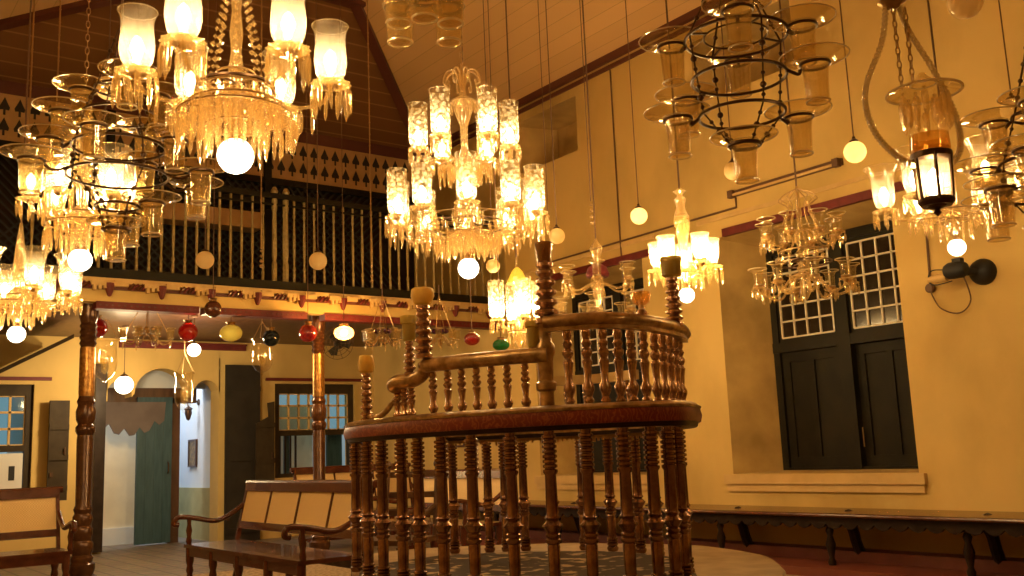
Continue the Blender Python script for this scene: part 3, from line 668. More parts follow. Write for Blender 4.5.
for lab, i, m, pr in CUPS:
    inner = [(max(r-.004, .001), z+.003) for r, z in reversed(pr[1:])]
    t = thing('oil_lamp_glass', lab, 'glass cup', tops[i], 0, 'glass cups on the bimah rails')
    part('glass', G().lathe(pr+inner, 18, cap=True), m, t)
    part('candle_stub', G().lathe([(.014, 0.006), (.014, pr[-1][1]*.6), (.003, pr[-1][1]*.62), (.002, pr[-1][1]*.75)], 10), M['white'], t)
# scalloped cloth fringe hung on the far rail, inside
fr = [p for p in low if True][-34:-2]
g = G(); fp = off(fr, .03)
g.sweep([Vector((p.x, p.y, 1.0)) for p in fp], [(-.004, .17), (.004, .17), (.004, .235), (-.004, .235)])
acc = 0
for a, b in zip(fp, fp[1:]):
    k = max(1, int((b-a).length/.03))
    for j in range(k):
        q = a.lerp(b, j/k); acc += 1
        g.tube([Vector((q.x, q.y, 1.175)), Vector((q.x, q.y, 1.145+.018*abs(math.sin(acc*.35))))], .009, 5)
tag(O('rail_cloth', g.mesh('rail_cloth', M['cloth'])), 'ochre cloth with scalloped fringe hung along the far rail of the bimah', 'cloth')

# ================================================================== BENCHES
leg_p = [(.022, 0), (.03, .02), (.02, .05), (.028, .09), (.034, .14), (.022, .19), (.032, .22), (.024, .26), (.034, .30), (.034, .42)]
LEG = G().lathe(leg_p, 12).mesh('leg', M['bench'])
def cane_bench(label, loc, rz, L, panels, n_leg, hb=.92, group='cane-backed benches'):
    """length along local X, faces local -Y"""
    t = thing('cane_bench', label, 'bench', loc, rz, group); D = .50
    g = G(); g.box((-L/2, -D/2, .41), (L/2, D/2, .44)); g.box((-L/2+.02, -D/2+.02, .34), (L/2-.02, -D/2+.05, .41)); g.box((-L/2+.02, D/2-.05, .34), (L/2-.02, D/2-.02, .41)); part('seat', g, M['bench'], t, smooth=False)
    for i in range(n_leg):
        x = -L/2+.04+(L-.08)*i/(n_leg-1); O('leg', LEG, t, (x, -D/2+.04, 0))
        if i in (0, n_leg-1) or i % 2 == 0: O('leg', LEG, t, (x, D/2-.05, 0))
    g = G(); g.box((-L/2+.04, D/2-.065, .10), (L/2-.04, D/2-.035, .13)); g.box((-L/2+.04, -.02, .10), (L/2-.04, .01, .13)); part('stretcher', g, M['bench'], t, smooth=False)
    S = Matrix.Translation((0, D/2-.04, .44)) @ Matrix.Rotation(math.radians(-13), 4, 'X'); H = (hb-.44)/math.cos(math.radians(13))
    g = G(); g.box((-L/2, -.02, H-.07), (L/2, .025, H), 0, S); g.box((-L/2, -.015, .10), (L/2, .02, .16), 0, S)
    for i in range(panels+1):
        x = -L/2+(L)*i/panels; w = .03 if i in (0, panels) else .008
        g.box((max(x-w, -L/2), -.015, 0 if i in (0, panels) else .1), (min(x+w, L/2), .02, H), 0, S)
    g.tube([S @ Vector((-L/2-.03, .01, H)), S @ Vector((L/2+.03, .01, H))], .03, 10)
    part('back_frame', g, M['bench'], t, smooth=False)
    for i in range(panels):
        x0 = -L/2+L*i/panels+.012; x1 = -L/2+L*(i+1)/panels-.012
        g = G(); g.box((x0, -.004, .15), (x1, .010, H-.06), 0, S); part('cane_panel', g, M['cane'], t, label='pale woven cane panel', smooth=False)
    for sx in (-1, 1):
        x = sx*(L/2-.01)
        pts = spline([(x, D/2+.02, .74), (x, D/2-.10, .66), (x, .02, .615), (x, -.14, .645), (x, -.26, .665), (x, -.325, .655), (x, -.34, .61), (x, -.30, .60)], 6)
        g = G(); g.tube(pts, [.022]*len(pts), 10); g.lathe([(.016, 0), (.026, .03), (.018, .07), (.026, .12), (.016, .17), (.02, .22)], 10, Matrix.Translation((x, -D/2+.04, .43))); part('arm', g, M['bench'], t)
    return t
def seg_bench(label, p0, p1, panels, n_leg, flip=False, hb=.92):
    p0, p1 = Vector((*p0, 0)), Vector((*p1, 0)); dlt = p1-p0
    return cane_bench(label, (p0+p1)/2, math.atan2(dlt.y, dlt.x), dlt.length, panels, n_leg, hb)
seg_bench('dark red wooden bench with four cane back panels, in front of the slim gilt column', (3.08, 8.62), (3.08, 6.30), 4, 5)
seg_bench('dark red cane bench cut by the left edge of the picture', (-.1, 9.22), (2.02, 9.22), 3, 4, hb=.935)
seg_bench('cane bench standing behind the slim gilt column, under the paned window', (5.30, 11.6), (7.0, 11.6), 3, 4, hb=.99)
seg_bench('cane bench behind the bimah, seen between its left balusters', (5.45, 9.6), (5.45, 7.9), 3, 4, hb=.92)
# long wall bench on the right
t = thing('wall_bench', 'long dark bench with scalloped apron fixed along the yellow right wall', 'bench', (7.3, 4.6, 0))
g = G(); g.box((-.30, -7.2, .465), (.295, 7.2, .50)); g.tube([(-.30, -7.2, .482), (-.30, 7.2, .482)], .0175, 8); part('seat', g, M['bench'], t, smooth=False)
g = G()
for i in range(96):
    y = -7.2+.15*i; g.prism([(-.075, 0), (.075, 0), (.075, -.055), (.045, -.085), (0, -.1), (-.045, -.085), (-.075, -.055)], Matrix(((0, 0, 1, -.27), (1, 0, 0, y+.075), (0, 1, 0, .468), (0, 0, 0, 1))), .025)
part('apron', g, M['black'], t, smooth=False)
wl_ = G().lathe([(.03, 0), (.035, .03), (.02, .06), (.03, .11), (.042, .17), (.022, .24), (.035, .28), (.022, .31), (.04, .35), (.04, .40)], 12).mesh('leg', M['black'])
sb = G()
pts = spline([(.24, 0, .02), (.12, 0, .06), (.06, 0, .16), (.02, 0, .28), (-.06, 0, .38), (.0, 0, .40)], 5); sb.tube(pts, [.045]*len(pts), 8)
sbm = sb.mesh('support_bracket', M['black'])
for i in range(10):
    y = .62-6+1.2*i
    O('leg', wl_, t, (-.2, y, .07)); O('support_bracket', sbm, t, (0, y-.07, .07))
# dark armchair behind bimah
t = thing('turned_armchair', 'dark wooden armchair with ball-topped arms behind the left balusters', 'chair', (4.15, 7.3, 0), math.radians(-60))
g = G(); g.box((-.27, -.25, .40), (.27, .25, .44)); part('seat', g, M['dark'], t, smooth=False)
for x in (-.24, .24):
    for y in (-.21, .21): O('leg', LEG, t, (x, y, 0))
    g = G(); g.tube(spline([(x, .22, .68), (x, .0, .62), (x, -.2, .66), (x, -.26, .62)], 5), .018, 8); g.tube([(x, -.21, .42), (x, -.21, .66)], .018, 8); part('arm', g, M['dark'], t)
g = G(); 
for x in (-.24, .24): g.tube([(x, .22, .42), (x, .30, 1.0)], .02, 8); g.ball((x, .305, 1.03), .034)
for z in (.6, .75, .92): g.box((-.24, .24+.08*(z-.42)/.58, z), (.24, .27+.08*(z-.42)/.58, z+.05))
part('backrest', g, M['dark'], t)

# ================================================================== HANGING THINGS: shared shapes
def drop_mesh(L, r):
    return G().lathe([(0, 0), (r*.5, -.006), (r*.5, -.010), (0.001, -.016), (r*.8, -.024), (r, -.03-L*.1), (r*.8, -L*.8), (0, -L)], 6).mesh('crystal_drop', CRYSTAL, smooth=False)
DROPS = {k: drop_mesh(*v) for k, v in dict(long=(.15, .011), mid=(.115, .010), short=(.08, .009), fat=(.13, .016)).items()}
FLAME = G().lathe([(0, 0), (.012, .004), (.013, .02), (.026, .045), (.028, .065), (.018, .095), (0, .115)], 12).mesh('bulb', BULB)
FLAME_S = G().lathe([(0, 0), (.010, .004), (.011, .015), (.020, .03), (.021, .045), (.012, .066), (0, .08)], 12).mesh('bulb', BULB)
def shade_mesh(prof, m, seg=20, rim=.0022, name='shade'):
    g = G(); g.lathe(prof, seg, cap=False)
    r, z = prof[-1]; g.tube([(r*math.cos(2*PI*i/seg), r*math.sin(2*PI*i/seg), z) for i in range(seg)], rim, 5, closed=True)
    return g.mesh(name, m)
HURR = [(.030, 0), (.048, .010), (.066, .04), (.074, .085), (.072, .135), (.067, .19), (.069, .22), (.078, .248), (.083, .262)]
HURRICANE = shade_mesh(HURR, FROST)
CYL = shade_mesh([(.022, 0), (.050, .008), (.066, .03), (.071, .08), (.072, .26), (.076, .335)], ETCH)
TULIP = shade_mesh([(.026, 0), (.044, .02), (.054, .06), (.056, .12), (.06, .165), (.075, .20), (.088, .222)], FROST)
TULIP_L = shade_mesh([(.03, 0), (.055, .02), (.068, .07), (.070, .14), (.074, .20), (.092, .25), (.112, .28)], FROST)
TULIP_S = shade_mesh([(.022, 0), (.038, .015), (.052, .05), (.058, .10), (.06, .16), (.066, .185)], FROST)
def ringpts(r, z, n=24): return [(r*math.cos(2*PI*i/n), r*math.sin(2*PI*i/n), z) for i in range(n)]
def glass_cup(prof, rims):
    g = G(); g.lathe(prof, 24, cap=False)
    for r, z, t in rims: g.tube(ringpts(r, z), t, 5, closed=True, mi=1)
    return g.mesh('glass_cup', [GL_SMOKE, GLASS_RIM])
BELLCUP = glass_cup([(.0, .0), (.046, .0), (.049, .012), (.054, .12), (.062, .182), (.080, .198), (.12, .209), (.148, .212), (.148, .215), (.12, .213), (.078, .203), (.058, .184), (.050, .12), (.045, .018), (0, .016)], ((.149, .2135, .0035), (.049, .006, .005), (.064, .187, .0025)))
TUMBLER = glass_cup([(.0, .0), (.052, .0), (.056, .012), (.064, .165), (.074, .178), (.076, .183), (.07, .181), (.060, .165), (.051, .016), (0, .014)], ((.054, .007, .006), (.076, .182, .003), (.064, .165, .003)))
def pan_mesh(r, h=.02):
    g = G(); seg = 24; vs, fs = [], []
    prof = [(.012, 0), (r*.4, .004), (r*.8, h*.6), (r, h), (r*.97, h+.003), (r*.78, h*.6+.004), (r*.4, .009), (.012, .009)]
    for q, z in prof:
        for i in range(seg):
            a = 2*PI*i/seg; k = 1+(.06 if q > r*.7 else 0)*math.cos(a*12); vs.append((q*k*math.cos(a), q*k*math.sin(a), z))
    for j in range(len(prof)-1):
        for i in range(seg): i2 = (i+1) % seg; fs.append((j*seg+i, j*seg+i2, (j+1)*seg+i2, (j+1)*seg+i))
    g.add(vs, fs); return g.mesh('drip_pan', CRYSTAL)
CUP = glass_cup([(0, 0), (.030, .0), (.033, .008), (.035, .085), (.042, .105), (.066, .124)], ((.067, .124, .0035), (.031, .004, .005)))
CUP_S = glass_cup([(0, 0), (.026, .0), (.029, .008), (.033, .085), (.044, .108)], ((.044, .108, .003), (.027, .004, .004)))
PAN = {r: pan_mesh(r) for r in (.05, .065, .08, .09)}
def suspend(parent, loc, z_from, r=.006, m=None, kind='suspension_rod', beads=False):
    """rod or chain from z_from (local) up to the ceiling"""
    top = ceil_z(loc[0], loc[1])-loc[2]
    g = G()
    if beads:
        n = int((top-z_from)/.045)
        for k in range(n):
            z = z_from+.045*k; q = [(.011*math.cos(a)*(1 if k % 2 else 0), .011*math.cos(a)*(0 if k % 2 else 1), z+.022+.027*math.sin(a)) for a in [2*PI*j/8 for j in range(8)]]
            g.tube(q, .0032, 5, closed=True)
    else: g.tube([(0, 0, z_from), (0, 0, top)], r, 6)
    g.lathe([(.05, top-.01), (.045, top-.03), (.015, top-.06)], 10)
    return part(kind, g, m or M['wire'], parent)
def arm_curve(R, z, dip, foot_z):
    return spline([(.02, 0, foot_z), (R*.3, 0, foot_z-dip*.4), (R*.62, 0, z-dip), (R*.9, 0, z-dip*.7), (R, 0, z)], 6)
def chandelier(label, ref, tiers, stem, fringe=(), globe=None, scale=1.0, group='chandeliers', chain=False, strands=None, ring=None, rot=0, crown=None, watt=6, gw=9, extra=None, name='crystal_chandelier'):
    t = thing(name, label, 'chandelier', ref, rot, group)
    g = G(); g.lathe(stem, 14); part('stem', g, CRYSTAL, t)
    suspend(t, ref, stem[-1][1], .007, M['chain'] if chain else M['wire'], 'suspension_chain' if chain else 'suspension_rod', chain)
    for T_ in tiers:
        z, R, n, ph, shade, lit = T_['z'], T_['R'], T_['n'], T_.get('ph', 0), T_['shade'], T_.get('lit', True)
        am = G().tube(arm_curve(R, z, T_.get('dip', .07), T_.get('foot', z)), .009, 8).mesh('arm', T_.get('arm', CRYSTAL))
        pr = T_.get('pan', .065); nd = T_.get('drops', 8)
        for i in range(n):
            a = ph+2*PI*i/n
            arm = O('arm', am, t, (0, 0, 0), (0, 0, a))
            ca = (R, 0, z)
            O('drip_pan', PAN[pr], arm, ca)
            O('shade', shade, arm, (R, 0, z+.035), label='lit glass shade' if lit else None)
            O('candle_cup', CUPM, arm, ca)
            if lit:
                O('bulb', T_.get('bulb', FLAME), arm, (R, 0, z+T_.get('bz', .07)))
                light(arm, (R, 0, z+T_.get('bz', .07)+.05), T_.get('w', watt))
            for k in range(nd):
                b = 2*PI*k/nd
                O('crystal_drop', DROPS[T_.get('drop', 'mid')], arm, (R+pr*.93*math.cos(b), pr*.93*math.sin(b), z+.016), (random.uniform(-.06, .06), random.uniform(-.06, .06), random.uniform(0, 1)), random.uniform(.9, 1.15))
            for q in T_.get('along', ()):
                O('crystal_drop', DROPS['fat' if q < .5 else 'mid'], arm, (R*q, random.uniform(-.02, .02), z-T_.get('dip', .07)*1.05), (0, 0, random.uniform(0, 1)))
    for z, R, n, kind in fringe:
        for i in range(n):
            a = 2*PI*i/n; rr = R*random.uniform(.93, 1.07); O('crystal_drop', DROPS[kind], t, (rr*math.cos(a), rr*math.sin(a), z+random.uniform(-.03, .012)), (random.uniform(-.09, .09), random.uniform(-.09, .09), random.uniform(0, 1)), random.uniform(.85, 1.15))
        g = G(); g.tube([(R*math.cos(2*PI*i/28), R*math.sin(2*PI*i/28), z+.003) for i in range(28)], .005, 5, closed=True)
        for i in range(4): a = PI/2*i+.4; g.tube([(0, 0, z+.04), (R*math.cos(a), R*math.sin(a), z+.003)], .003, 5)
        part('fringe_ring', g, M['chain'], t)
    if globe:
        z, r = globe; g = G(); g.ball((0, 0, z), r, 18, 12); part('globe_bulb', g, GLOBE_LIT, t, label='lit round globe'); light(t, (0, 0, z), gw, r=r*.9)
        part('globe_cap', G().lathe([(r*.5, z+r*.85), (r*.45, z+r*1.05), (.012, z+r*1.2), (.01, z+r*1.6)], 12), M['chain'], t)
    if ring:
        for z, R in ring:
            g = G(); g.tube([(R*math.cos(2*PI*i/36), R*math.sin(2*PI*i/36), z) for i in range(36)], .008, 6, closed=True)
            for i in range(6): a = PI/3*i; g.tube([(.01, 0, z+.02), (R*math.cos(a), R*math.sin(a), z)], .005, 5)
            part('iron_ring', g, M['iron'], t)
    if strands:
        z0, R0, z1, R1, n = strands; g = G(); L = Vector((R0-R1, 0, z1-z0)).length; k = int(L/.035)
        for j in range(k):
            q = j/k; c = (R0+(R1-R0)*q**.7, 0, z0+(z1-z0)*q)
            if j % 3: g.lathe([(0, -.012), (.010, 0), (0, .012)], 6, Matrix.Translation(c))
            else: g.lathe([(0, -.016), (.014, 0), (0, .016)], 8, Matrix.Translation(c))
        m = g.mesh('bead_strand', CRYSTAL, smooth=False)
        for i in range(n): O('bead_strand', m, t, (0, 0, 0), (0, 0, 2*PI*i/n))
    if crown:
        z, R, n = crown; g = G()
        pts = spline([(.01, 0, z-.12), (R*.35, 0, z+.03), (R*.8, 0, z+.02), (R, 0, z-.06), (R*.82, 0, z-.09), (R*.72, 0, z-.05)], 6)
        g.tube(pts, .008, 8); m = g.mesh('crown_scroll', CRYSTAL)
        for i in range(n): O('crown_scroll', m, t, (0, 0, 0), (0, 0, 2*PI*i/n+.3))
    if extra: extra(t)
    return t
CUPM = G().lathe([(.012, -.01), (.02, .0), (.024, .02), (.034, .03), (.036, .042), (.02, .044)], 12).mesh('candle_cup', M['chain'])
def loc_at(px, py, d): return W(px, py, d)
def zrel(px, py, d, ref): return W(px, py, d).z-ref.z
CAMROT = math.atan2(CX.y, CX.x)        # direction of picture-right in the plan, used only to turn chandeliers
def turn(px): return CAMROT-math.atan((px-512)/F)

# --- A: large chandelier, upper left of the hall
A = loc_at(236, 83, 4.3); zz = lambda y: zrel(236, y, 4.3, A)
chandelier('largest lit chandelier with tall hurricane shades and thick crystal fringe, nearest on the left', A,
    [dict(z=0, R=.41, n=6, ph=0, shade=HURRICANE, pan=.09, drops=11, drop='long', along=(.55, .68, .8), dip=.10, foot=zz(92), bz=.07, w=6)],
    [(.008, zz(150)), (.03, zz(146)), (.02, zz(135)), (.05, zz(120)), (.03, zz(105)), (.07, zz(96)), (.03, zz(88)), (.035, zz(70)), (.022, zz(50)), (.03, zz(30)), (.02, zz(5)), (.03, zz(-20)), (.012, zz(-50))],
    fringe=((zz(92), .165, 30, 'long'), (zz(100), .10, 16, 'long'), (zz(74), .08, 12, 'long'), (zz(108), .20, 32, 'mid'), (zz(118), .245, 38, 'long'), (zz(130), .13, 20, 'mid')), globe=(zz(160), .078), chain=True,
    strands=(zz(92), .165, zz(-40), .03, 8), ring=((zz(88), .165),), rot=turn(236), watt=7)
# --- D: tall central chandelier with etched cylinders
D = loc_at(467, 223, 7.3); zz = lambda y: zrel(465, y, 7.3, D)
chandelier('tall lit crystal chandelier with tiers of etched cylinder shades, centre of the picture', D,
    [dict(z=0, R=.53, n=10, ph=math.radians(18), shade=CYL, pan=.09, drops=9, drop='long', along=(.3, .45, .6, .75), dip=.12, foot=zz(232), bz=.06, w=3.6),
     dict(z=zz(147), R=.345, n=6, ph=0, shade=CYL, pan=.08, drops=8, drop='mid', along=(.3, .5, .72), dip=.09, foot=zz(160), bz=.06, w=4)],
    [(.006, zz(262)), (.05, zz(250)), (.11, zz(238)), (.13, zz(232)), (.05, zz(224)), (.03, zz(205)), (.05, zz(195)), (.03, zz(185)), (.04, zz(170)), (.08, zz(162)), (.05, zz(155)), (.025, zz(145)), (.03, zz(120)), (.05, zz(113)), (.09, zz(95)), (.03, zz(88)), (.02, zz(75)), (.03, zz(70)), (.01, zz(52))],
    fringe=((zz(234), .14, 18, 'long'), (zz(160), .12, 14, 'long'), (zz(226), .30, 30, 'long'), (zz(222), .40, 34, 'mid'), (zz(236), .20, 24, 'long'), (zz(165), .20, 20, 'mid'), (zz(95), .10, 12, 'short')), globe=(zz(270), .078), rot=turn(465), crown=(zz(66), .15, 8), chain=True, ring=((zz(226), .30),))
# --- B: crystal chandelier, far left middle
B = loc_at(82, 206, 6.1); zz = lambda y: zrel(82, y, 6.1, B)
chandelier('lit crystal chandelier with round globe hanging behind the flared-cup ring lamp at far left', B,
    [dict(z=0, R=.29, n=6, ph=.05, shade=TULIP_L, pan=.08, drops=8, drop='mid', dip=.08, foot=zz(214), w=6)],
    [(.008, zz(252)), (.06, zz(240)), (.03, zz(225)), (.08, zz(214)), (.03, zz(206)), (.04, zz(180)), (.02, zz(150)), (.05, zz(130)), (.02, zz(100)), (.01, zz(80))],
    fringe=((zz(216), .15, 26, 'long'), (zz(226), .20, 32, 'long'), (zz(236), .12, 16, 'mid')), globe=(zz(262), .07), chain=True, rot=turn(82), strands=(zz(216), .15, zz(100), .03, 6))
# --- C: crystal chandelier at the left edge
Cc = loc_at(18, 298, 7.6); zz = lambda y: zrel(18, y, 7.6, Cc)
chandelier('lit crystal chandelier farthest back at the left edge, its globe over the stair', Cc,
    [dict(z=0, R=.40, n=8, ph=.25, shade=TULIP_L, pan=.08, drops=8, drop='mid', dip=.08, foot=zz(298), w=6)],
    [(.008, zz(325)), (.06, zz(318)), (.03, zz(305)), (.10, zz(296)), (.04, zz(288)), (.05, zz(270)), (.03, zz(240)), (.01, zz(220))],
    fringe=((zz(297), .15, 26, 'long'), (zz(304), .21, 32, 'mid'), (zz(312), .12, 18, 'mid')), globe=(zz(335), .066), rot=turn(16))
# --- G: right chandelier
Gg = loc_at(952, 206, 6.3); zz = lambda y: zrel(952, y, 6.3, Gg)
chandelier('lit chandelier with flared tulip shades behind the hanging lantern on the right', Gg,
    [dict(z=0, R=.40, n=6, ph=PI, shade=TULIP_L, pan=.08, drops=8, drop='mid', dip=.06, foot=zz(212), w=3)],
    [(.006, zz(238)), (.05, zz(232)), (.03, zz(222)), (.08, zz(212)), (.03, zz(205)), (.04, zz(180)), (.02, zz(150)), (.03, zz(120)), (.01, zz(90))],
    fringe=((zz(213), .16, 20, 'mid'), (zz(222), .10, 12, 'mid')), globe=(zz(249), .055), gw=3, rot=turn(952))
# --- I: lit chandelier near the right wall
I_ = loc_at(685, 270, 7.0); zz = lambda y: zrel(685, y, 7.0, I_)
chandelier('small brightly lit chandelier with crystal stem beside the olive glass finial', I_,
    [dict(z=0, R=.20, n=5, ph=.3, shade=TULIP_S, pan=.08, drops=8, drop='mid', dip=.05, foot=zz(276), w=18)],
    [(.006, zz(284)), (.04, zz(280)), (.02, zz(272)), (.06, zz(266)), (.025, zz(258)), (.035, zz(240)), (.05, zz(230)), (.03, zz(222)), (.05, zz(212)), (.03, zz(205)), (.045, zz(196)), (.02, zz(192)), (.05, zz(188)), (.008, zz(184))],
    fringe=((zz(275), .12, 14, 'short'), (zz(215), .05, 10, 'short')), globe=(zz(296), .055), rot=turn(685))
# --- J: unlit crystal chandelier in front of the window
def j_extra(t):
    g = G()
    for i in range(12):
        a = PI/6*i; g.tube(spline([(.02, 0, JZ(186)), (.14, 0, JZ(196)), (.10, 0, JZ(206)), (.16, 0, JZ(222))], 4) if False else [Matrix.Rotation(a, 3, 'Z') @ p for p in spline([(.01, 0, JZ(184)), (.10, 0, JZ(190)), (.14, 0, JZ(196)), (.08, 0, JZ(203)), (.13, 0, JZ(222))], 3)], .003, 5)
    part('wire_crown', g, M['chain'], t)
J = loc_at(806, 292, 7.2); JZ = lambda y: zrel(806, y, 7.2, J)
chandelier('unlit two-tier crystal chandelier with small clear cups in front of the green window', J,
    [dict(z=JZ(288), R=.335, n=8, ph=.2, shade=CUP, lit=False, pan=.05, drops=5, drop='short', dip=.05, foot=JZ(275)),
     dict(z=JZ(238), R=.27, n=8, ph=.5, shade=CUP, lit=False, pan=.05, drops=5, drop='short', dip=.04, foot=JZ(228))],
    [(.006, JZ(300)), (.04, JZ(292)), (.02, JZ(280)), (.05, JZ(268)), (.02, JZ(258)), (.04, JZ(240)), (.02, JZ(228)), (.02, JZ(205)), (.01, JZ(182))],
    fringe=((JZ(276), .10, 10, 'short'), (JZ(250), .16, 14, 'short')), rot=turn(806), extra=j_extra, ring=((JZ(262), .20),))
# --- K: unlit chandelier behind the bimah
K = loc_at(600, 318, 8.2); KZ = lambda y: zrel(600, y, 8.2, K)
def k_extra(t):
    g = G(); g.lathe([(.03, KZ(262)), (.08, KZ(266)), (.10, KZ(273)), (.09, KZ(276))], 16); part('velvet_cap', g, M['redcloth'], t, label='crimson cap')
chandelier('unlit clear-cup chandelier with crimson cap above the curved upper rail', K,
    [dict(z=KZ(318), R=.36, n=7, ph=.1, shade=CUP, lit=False, pan=.05, drops=4, drop='short', dip=.05, foot=KZ(322)),
     dict(z=KZ(285), R=.29, n=6, ph=.5, shade=CUP, lit=False, pan=.05, drops=4, drop='short', dip=.04, foot=KZ(282))],
    [(.006, KZ(335)), (.05, KZ(322)), (.02, KZ(305)), (.05, KZ(290)), (.02, KZ(270)), (.03, KZ(255)), (.06, KZ(246)), (.03, KZ(240)), (.01, KZ(236))], rot=turn(600), extra=k_extra)
# --- L: small lit chandelier behind the bimah's low rail
Lc = loc_at(519, 322, 8.8); zz = lambda y: zrel(519, y, 8.8, Lc)
def l_extra(t):
    g = G(); g.lathe([(.02, zz(266)), (.05, zz(270)), (.09, zz(280)), (.10, zz(282)), (.05, zz(284))], 14); part('glass_canopy', g, LIME_G, t)
chandelier('lit chandelier with tall narrow shades behind the lower handrail, near the green glass lamp', Lc,
    [dict(z=zz(322), R=.20, n=4, ph=math.radians(12), shade=CYL, pan=.065, drops=7, drop='mid', dip=.05, foot=zz(330), w=24)],
    [(.006, zz(350)), (.05, zz(340)), (.02, zz(330)), (.05, zz(320)), (.02, zz(310)), (.03, zz(290)), (.015, zz(270)), (.01, zz(255))],
    fringe=((zz(332), .10, 12, 'mid'),), rot=turn(519), extra=l_extra)
# --- small chandeliers under the gallery edge
for lab, px, py, d, m, sc_ in (('small unlit cup chandelier under the gallery above the arched doorway', 147, 335, 10.2, M['chain'], 1), ('small unlit chandelier with purple beads under the gallery right of the slim column', 383, 336, 10.0, M['purple'], .7), ('small unlit cup chandelier under the gallery behind the yellow bowl finial', 440, 336, 10.2, M['purple'], .7)):
    S = loc_at(px, py, d)
    def ex(t, m=m, sc_=sc_):
        g = G()
        for i in range(10): a = .628*i; g.ball((.10*sc_*math.cos(a), .10*sc_*math.sin(a), .05), .025, 8, 5)
        part('bead_ring', g, m, t)
        g = G()
        for i in range(4): a = PI/2*i+.4; g.tube([(.2*sc_*math.cos(a), .2*sc_*math.sin(a), .03), (0, 0, .42)], .003, 5)
        part('stay_wires', g, M['chain'], t)
    t = thing('crystal_chandelier', lab, 'chandelier', S, CAMROT, 'chandeliers')
    part('stem', G().lathe([(.01, -.10), (.04, -.06), (.015, 0), (.05, .05), (.012, .1), (.01, .42)], 12), GL, t)
    g = G(); g.tube([(0, 0, .40), (0, 0, 2.86-S.z)], .005, 6); part('suspension_rod', g, M['wire'], t)
    am = G().tube(arm_curve(.25*sc_, -.06, .03, .0), .006, 6).mesh('arm', M['chain'])
    for i in range(8):
        arm = O('arm', am, t, (0, 0, 0), (0, 0, PI/4*i)); O('shade', CUP_S, arm, (.25*sc_, 0, -.05))
        O('crystal_drop', DROPS['short'], arm, (.25*sc_, 0, -.06))
    ex(t)
# --- E-type: iron ring chandeliers with flared glass cups
def ring_lamp(label, ref, tiers, d, px, rods=(None,), bottom=None, top=None, cup=BELLCUP, rot=0, lit=()):
    t = thing('ring_chandelier', label, 'chandelier', ref, rot, 'iron ring chandeliers')
    zt = tiers[0][0]
    zs = [x[0] for x in tiers]
    for z, R, n, ph, Rr in tiers:
        g = G(); g.tube([(Rr*math.cos(2*PI*i/40), Rr*math.sin(2*PI*i/40), z) for i in range(40)], .0075, 7, closed=True)
        if z == zt: g.tube([(Rr*.62*math.cos(2*PI*i/32), Rr*.62*math.sin(2*PI*i/32), z+.01) for i in range(32)], .0045, 6, closed=True)
        for i in range(4 if z == zt else 0): a = PI/2*i+.5; g.tube([(Rr*.62*math.cos(a), Rr*.62*math.sin(a), z+.01), (Rr*math.cos(a), Rr*math.sin(a), z)], .006, 5)
        part('iron_ring', g, M['iron'], t)
        ar = G()
        ar.tube(spline([(Rr, 0, z), (Rr+(R-Rr)*.4, 0, z-.03), (R-.064, 0, z-.01)], 5), .008, 6)
        ar.tube([(R+.064*math.cos(2*PI*i/18), .064*math.sin(2*PI*i/18), z) for i in range(18)], .007, 6, closed=True)
        am = ar.mesh('arm', M['iron'])
        for a in ([math.radians(q) for q in n] if isinstance(n, (tuple, list)) else [ph+2*PI*i/n for i in range(n)]):
            arm = O('arm', am, t, (0, 0, 0), (0, 0, a)); O('glass_cup', cup, arm, (R, 0, z-.175), label='clear glass cup with wide flared brim')
    # hanging rods with knobs joining the rings
    g = G(); Rr = tiers[0][4]
    for i in range(4):
        a = PI/2*i+.5; pts = [Vector((tr[4]*math.cos(a), tr[4]*math.sin(a), tr[0])) for tr in tiers]
        if bottom: pts.append(Vector((.07*math.cos(a), .07*math.sin(a), bottom)))
        g.tube(pts, .004, 6)
        for p, q in zip(pts, pts[1:]):
            for k in (.3, .6, .85): g.ball(p.lerp(q, k), .015 if k == .6 else .010, 8, 6)
        g.tube([pts[0], (.02*math.cos(a), .02*math.sin(a), top)], .005, 6)
        for k in (.2, .4, .6, .8): g.ball(pts[0].lerp(Vector((.02*math.cos(a), .02*math.sin(a), top)), k), .012, 8, 6)
    part('knobbed_rods', g, M['iron'], t)
    if bottom:
        g = G(); g.tube([(.068*math.cos(2*PI*i/18), .068*math.sin(2*PI*i/18), bottom) for i in range(18)], .010, 6, closed=True); part('bottom_ring', g, M['iron'], t)
        O('glass_cup', cup, t, (0, 0, bottom-.17))
    suspend(t, ref, top, .006, M['wire'])
    return t
E_ = loc_at(742, 115, 4.4); zz = lambda y: zrel(742, y, 4.4, E_)
ring_lamp('unlit iron ring chandelier with flared glass cups hanging before the bare right wall', E_,
    [(zz(32), .29, (-6, 88, 176, -88), 0, .23), (zz(76), .33, (-10, 138), 0, .21), (0, .285, (28, 186), 0, .19)], 4.4, 742, bottom=zz(147), top=zz(-60), rot=turn(742))
H_ = loc_at(1052, 172, 4.6); zz = lambda y: zrel(1052, y, 4.6, H_)
ring_lamp('iron ring chandelier cut off by the right edge of the picture', H_,
    [(zz(110), .22, 4, math.radians(170), .14), (zz(160), .28, 5, math.radians(180), .22), (zz(192), .30, 5, math.radians(150), .24)], 4.6, 1052, bottom=zz(235), top=zz(20), rot=turn(1052))
T_ = loc_at(424, 2, 4.4)
ring_lamp('iron ring chandelier at the top edge, only two straight glass tumblers showing', T_,
    [(.02, .15, (42, 138, -42, -90, -138), 0, .08)], 4.7, 424, bottom=None, top=.5, cup=TUMBLER, rot=turn(424))
B1 = loc_at(118, 172, 5.3); zz = lambda y: zrel(118, y, 5.3, B1)
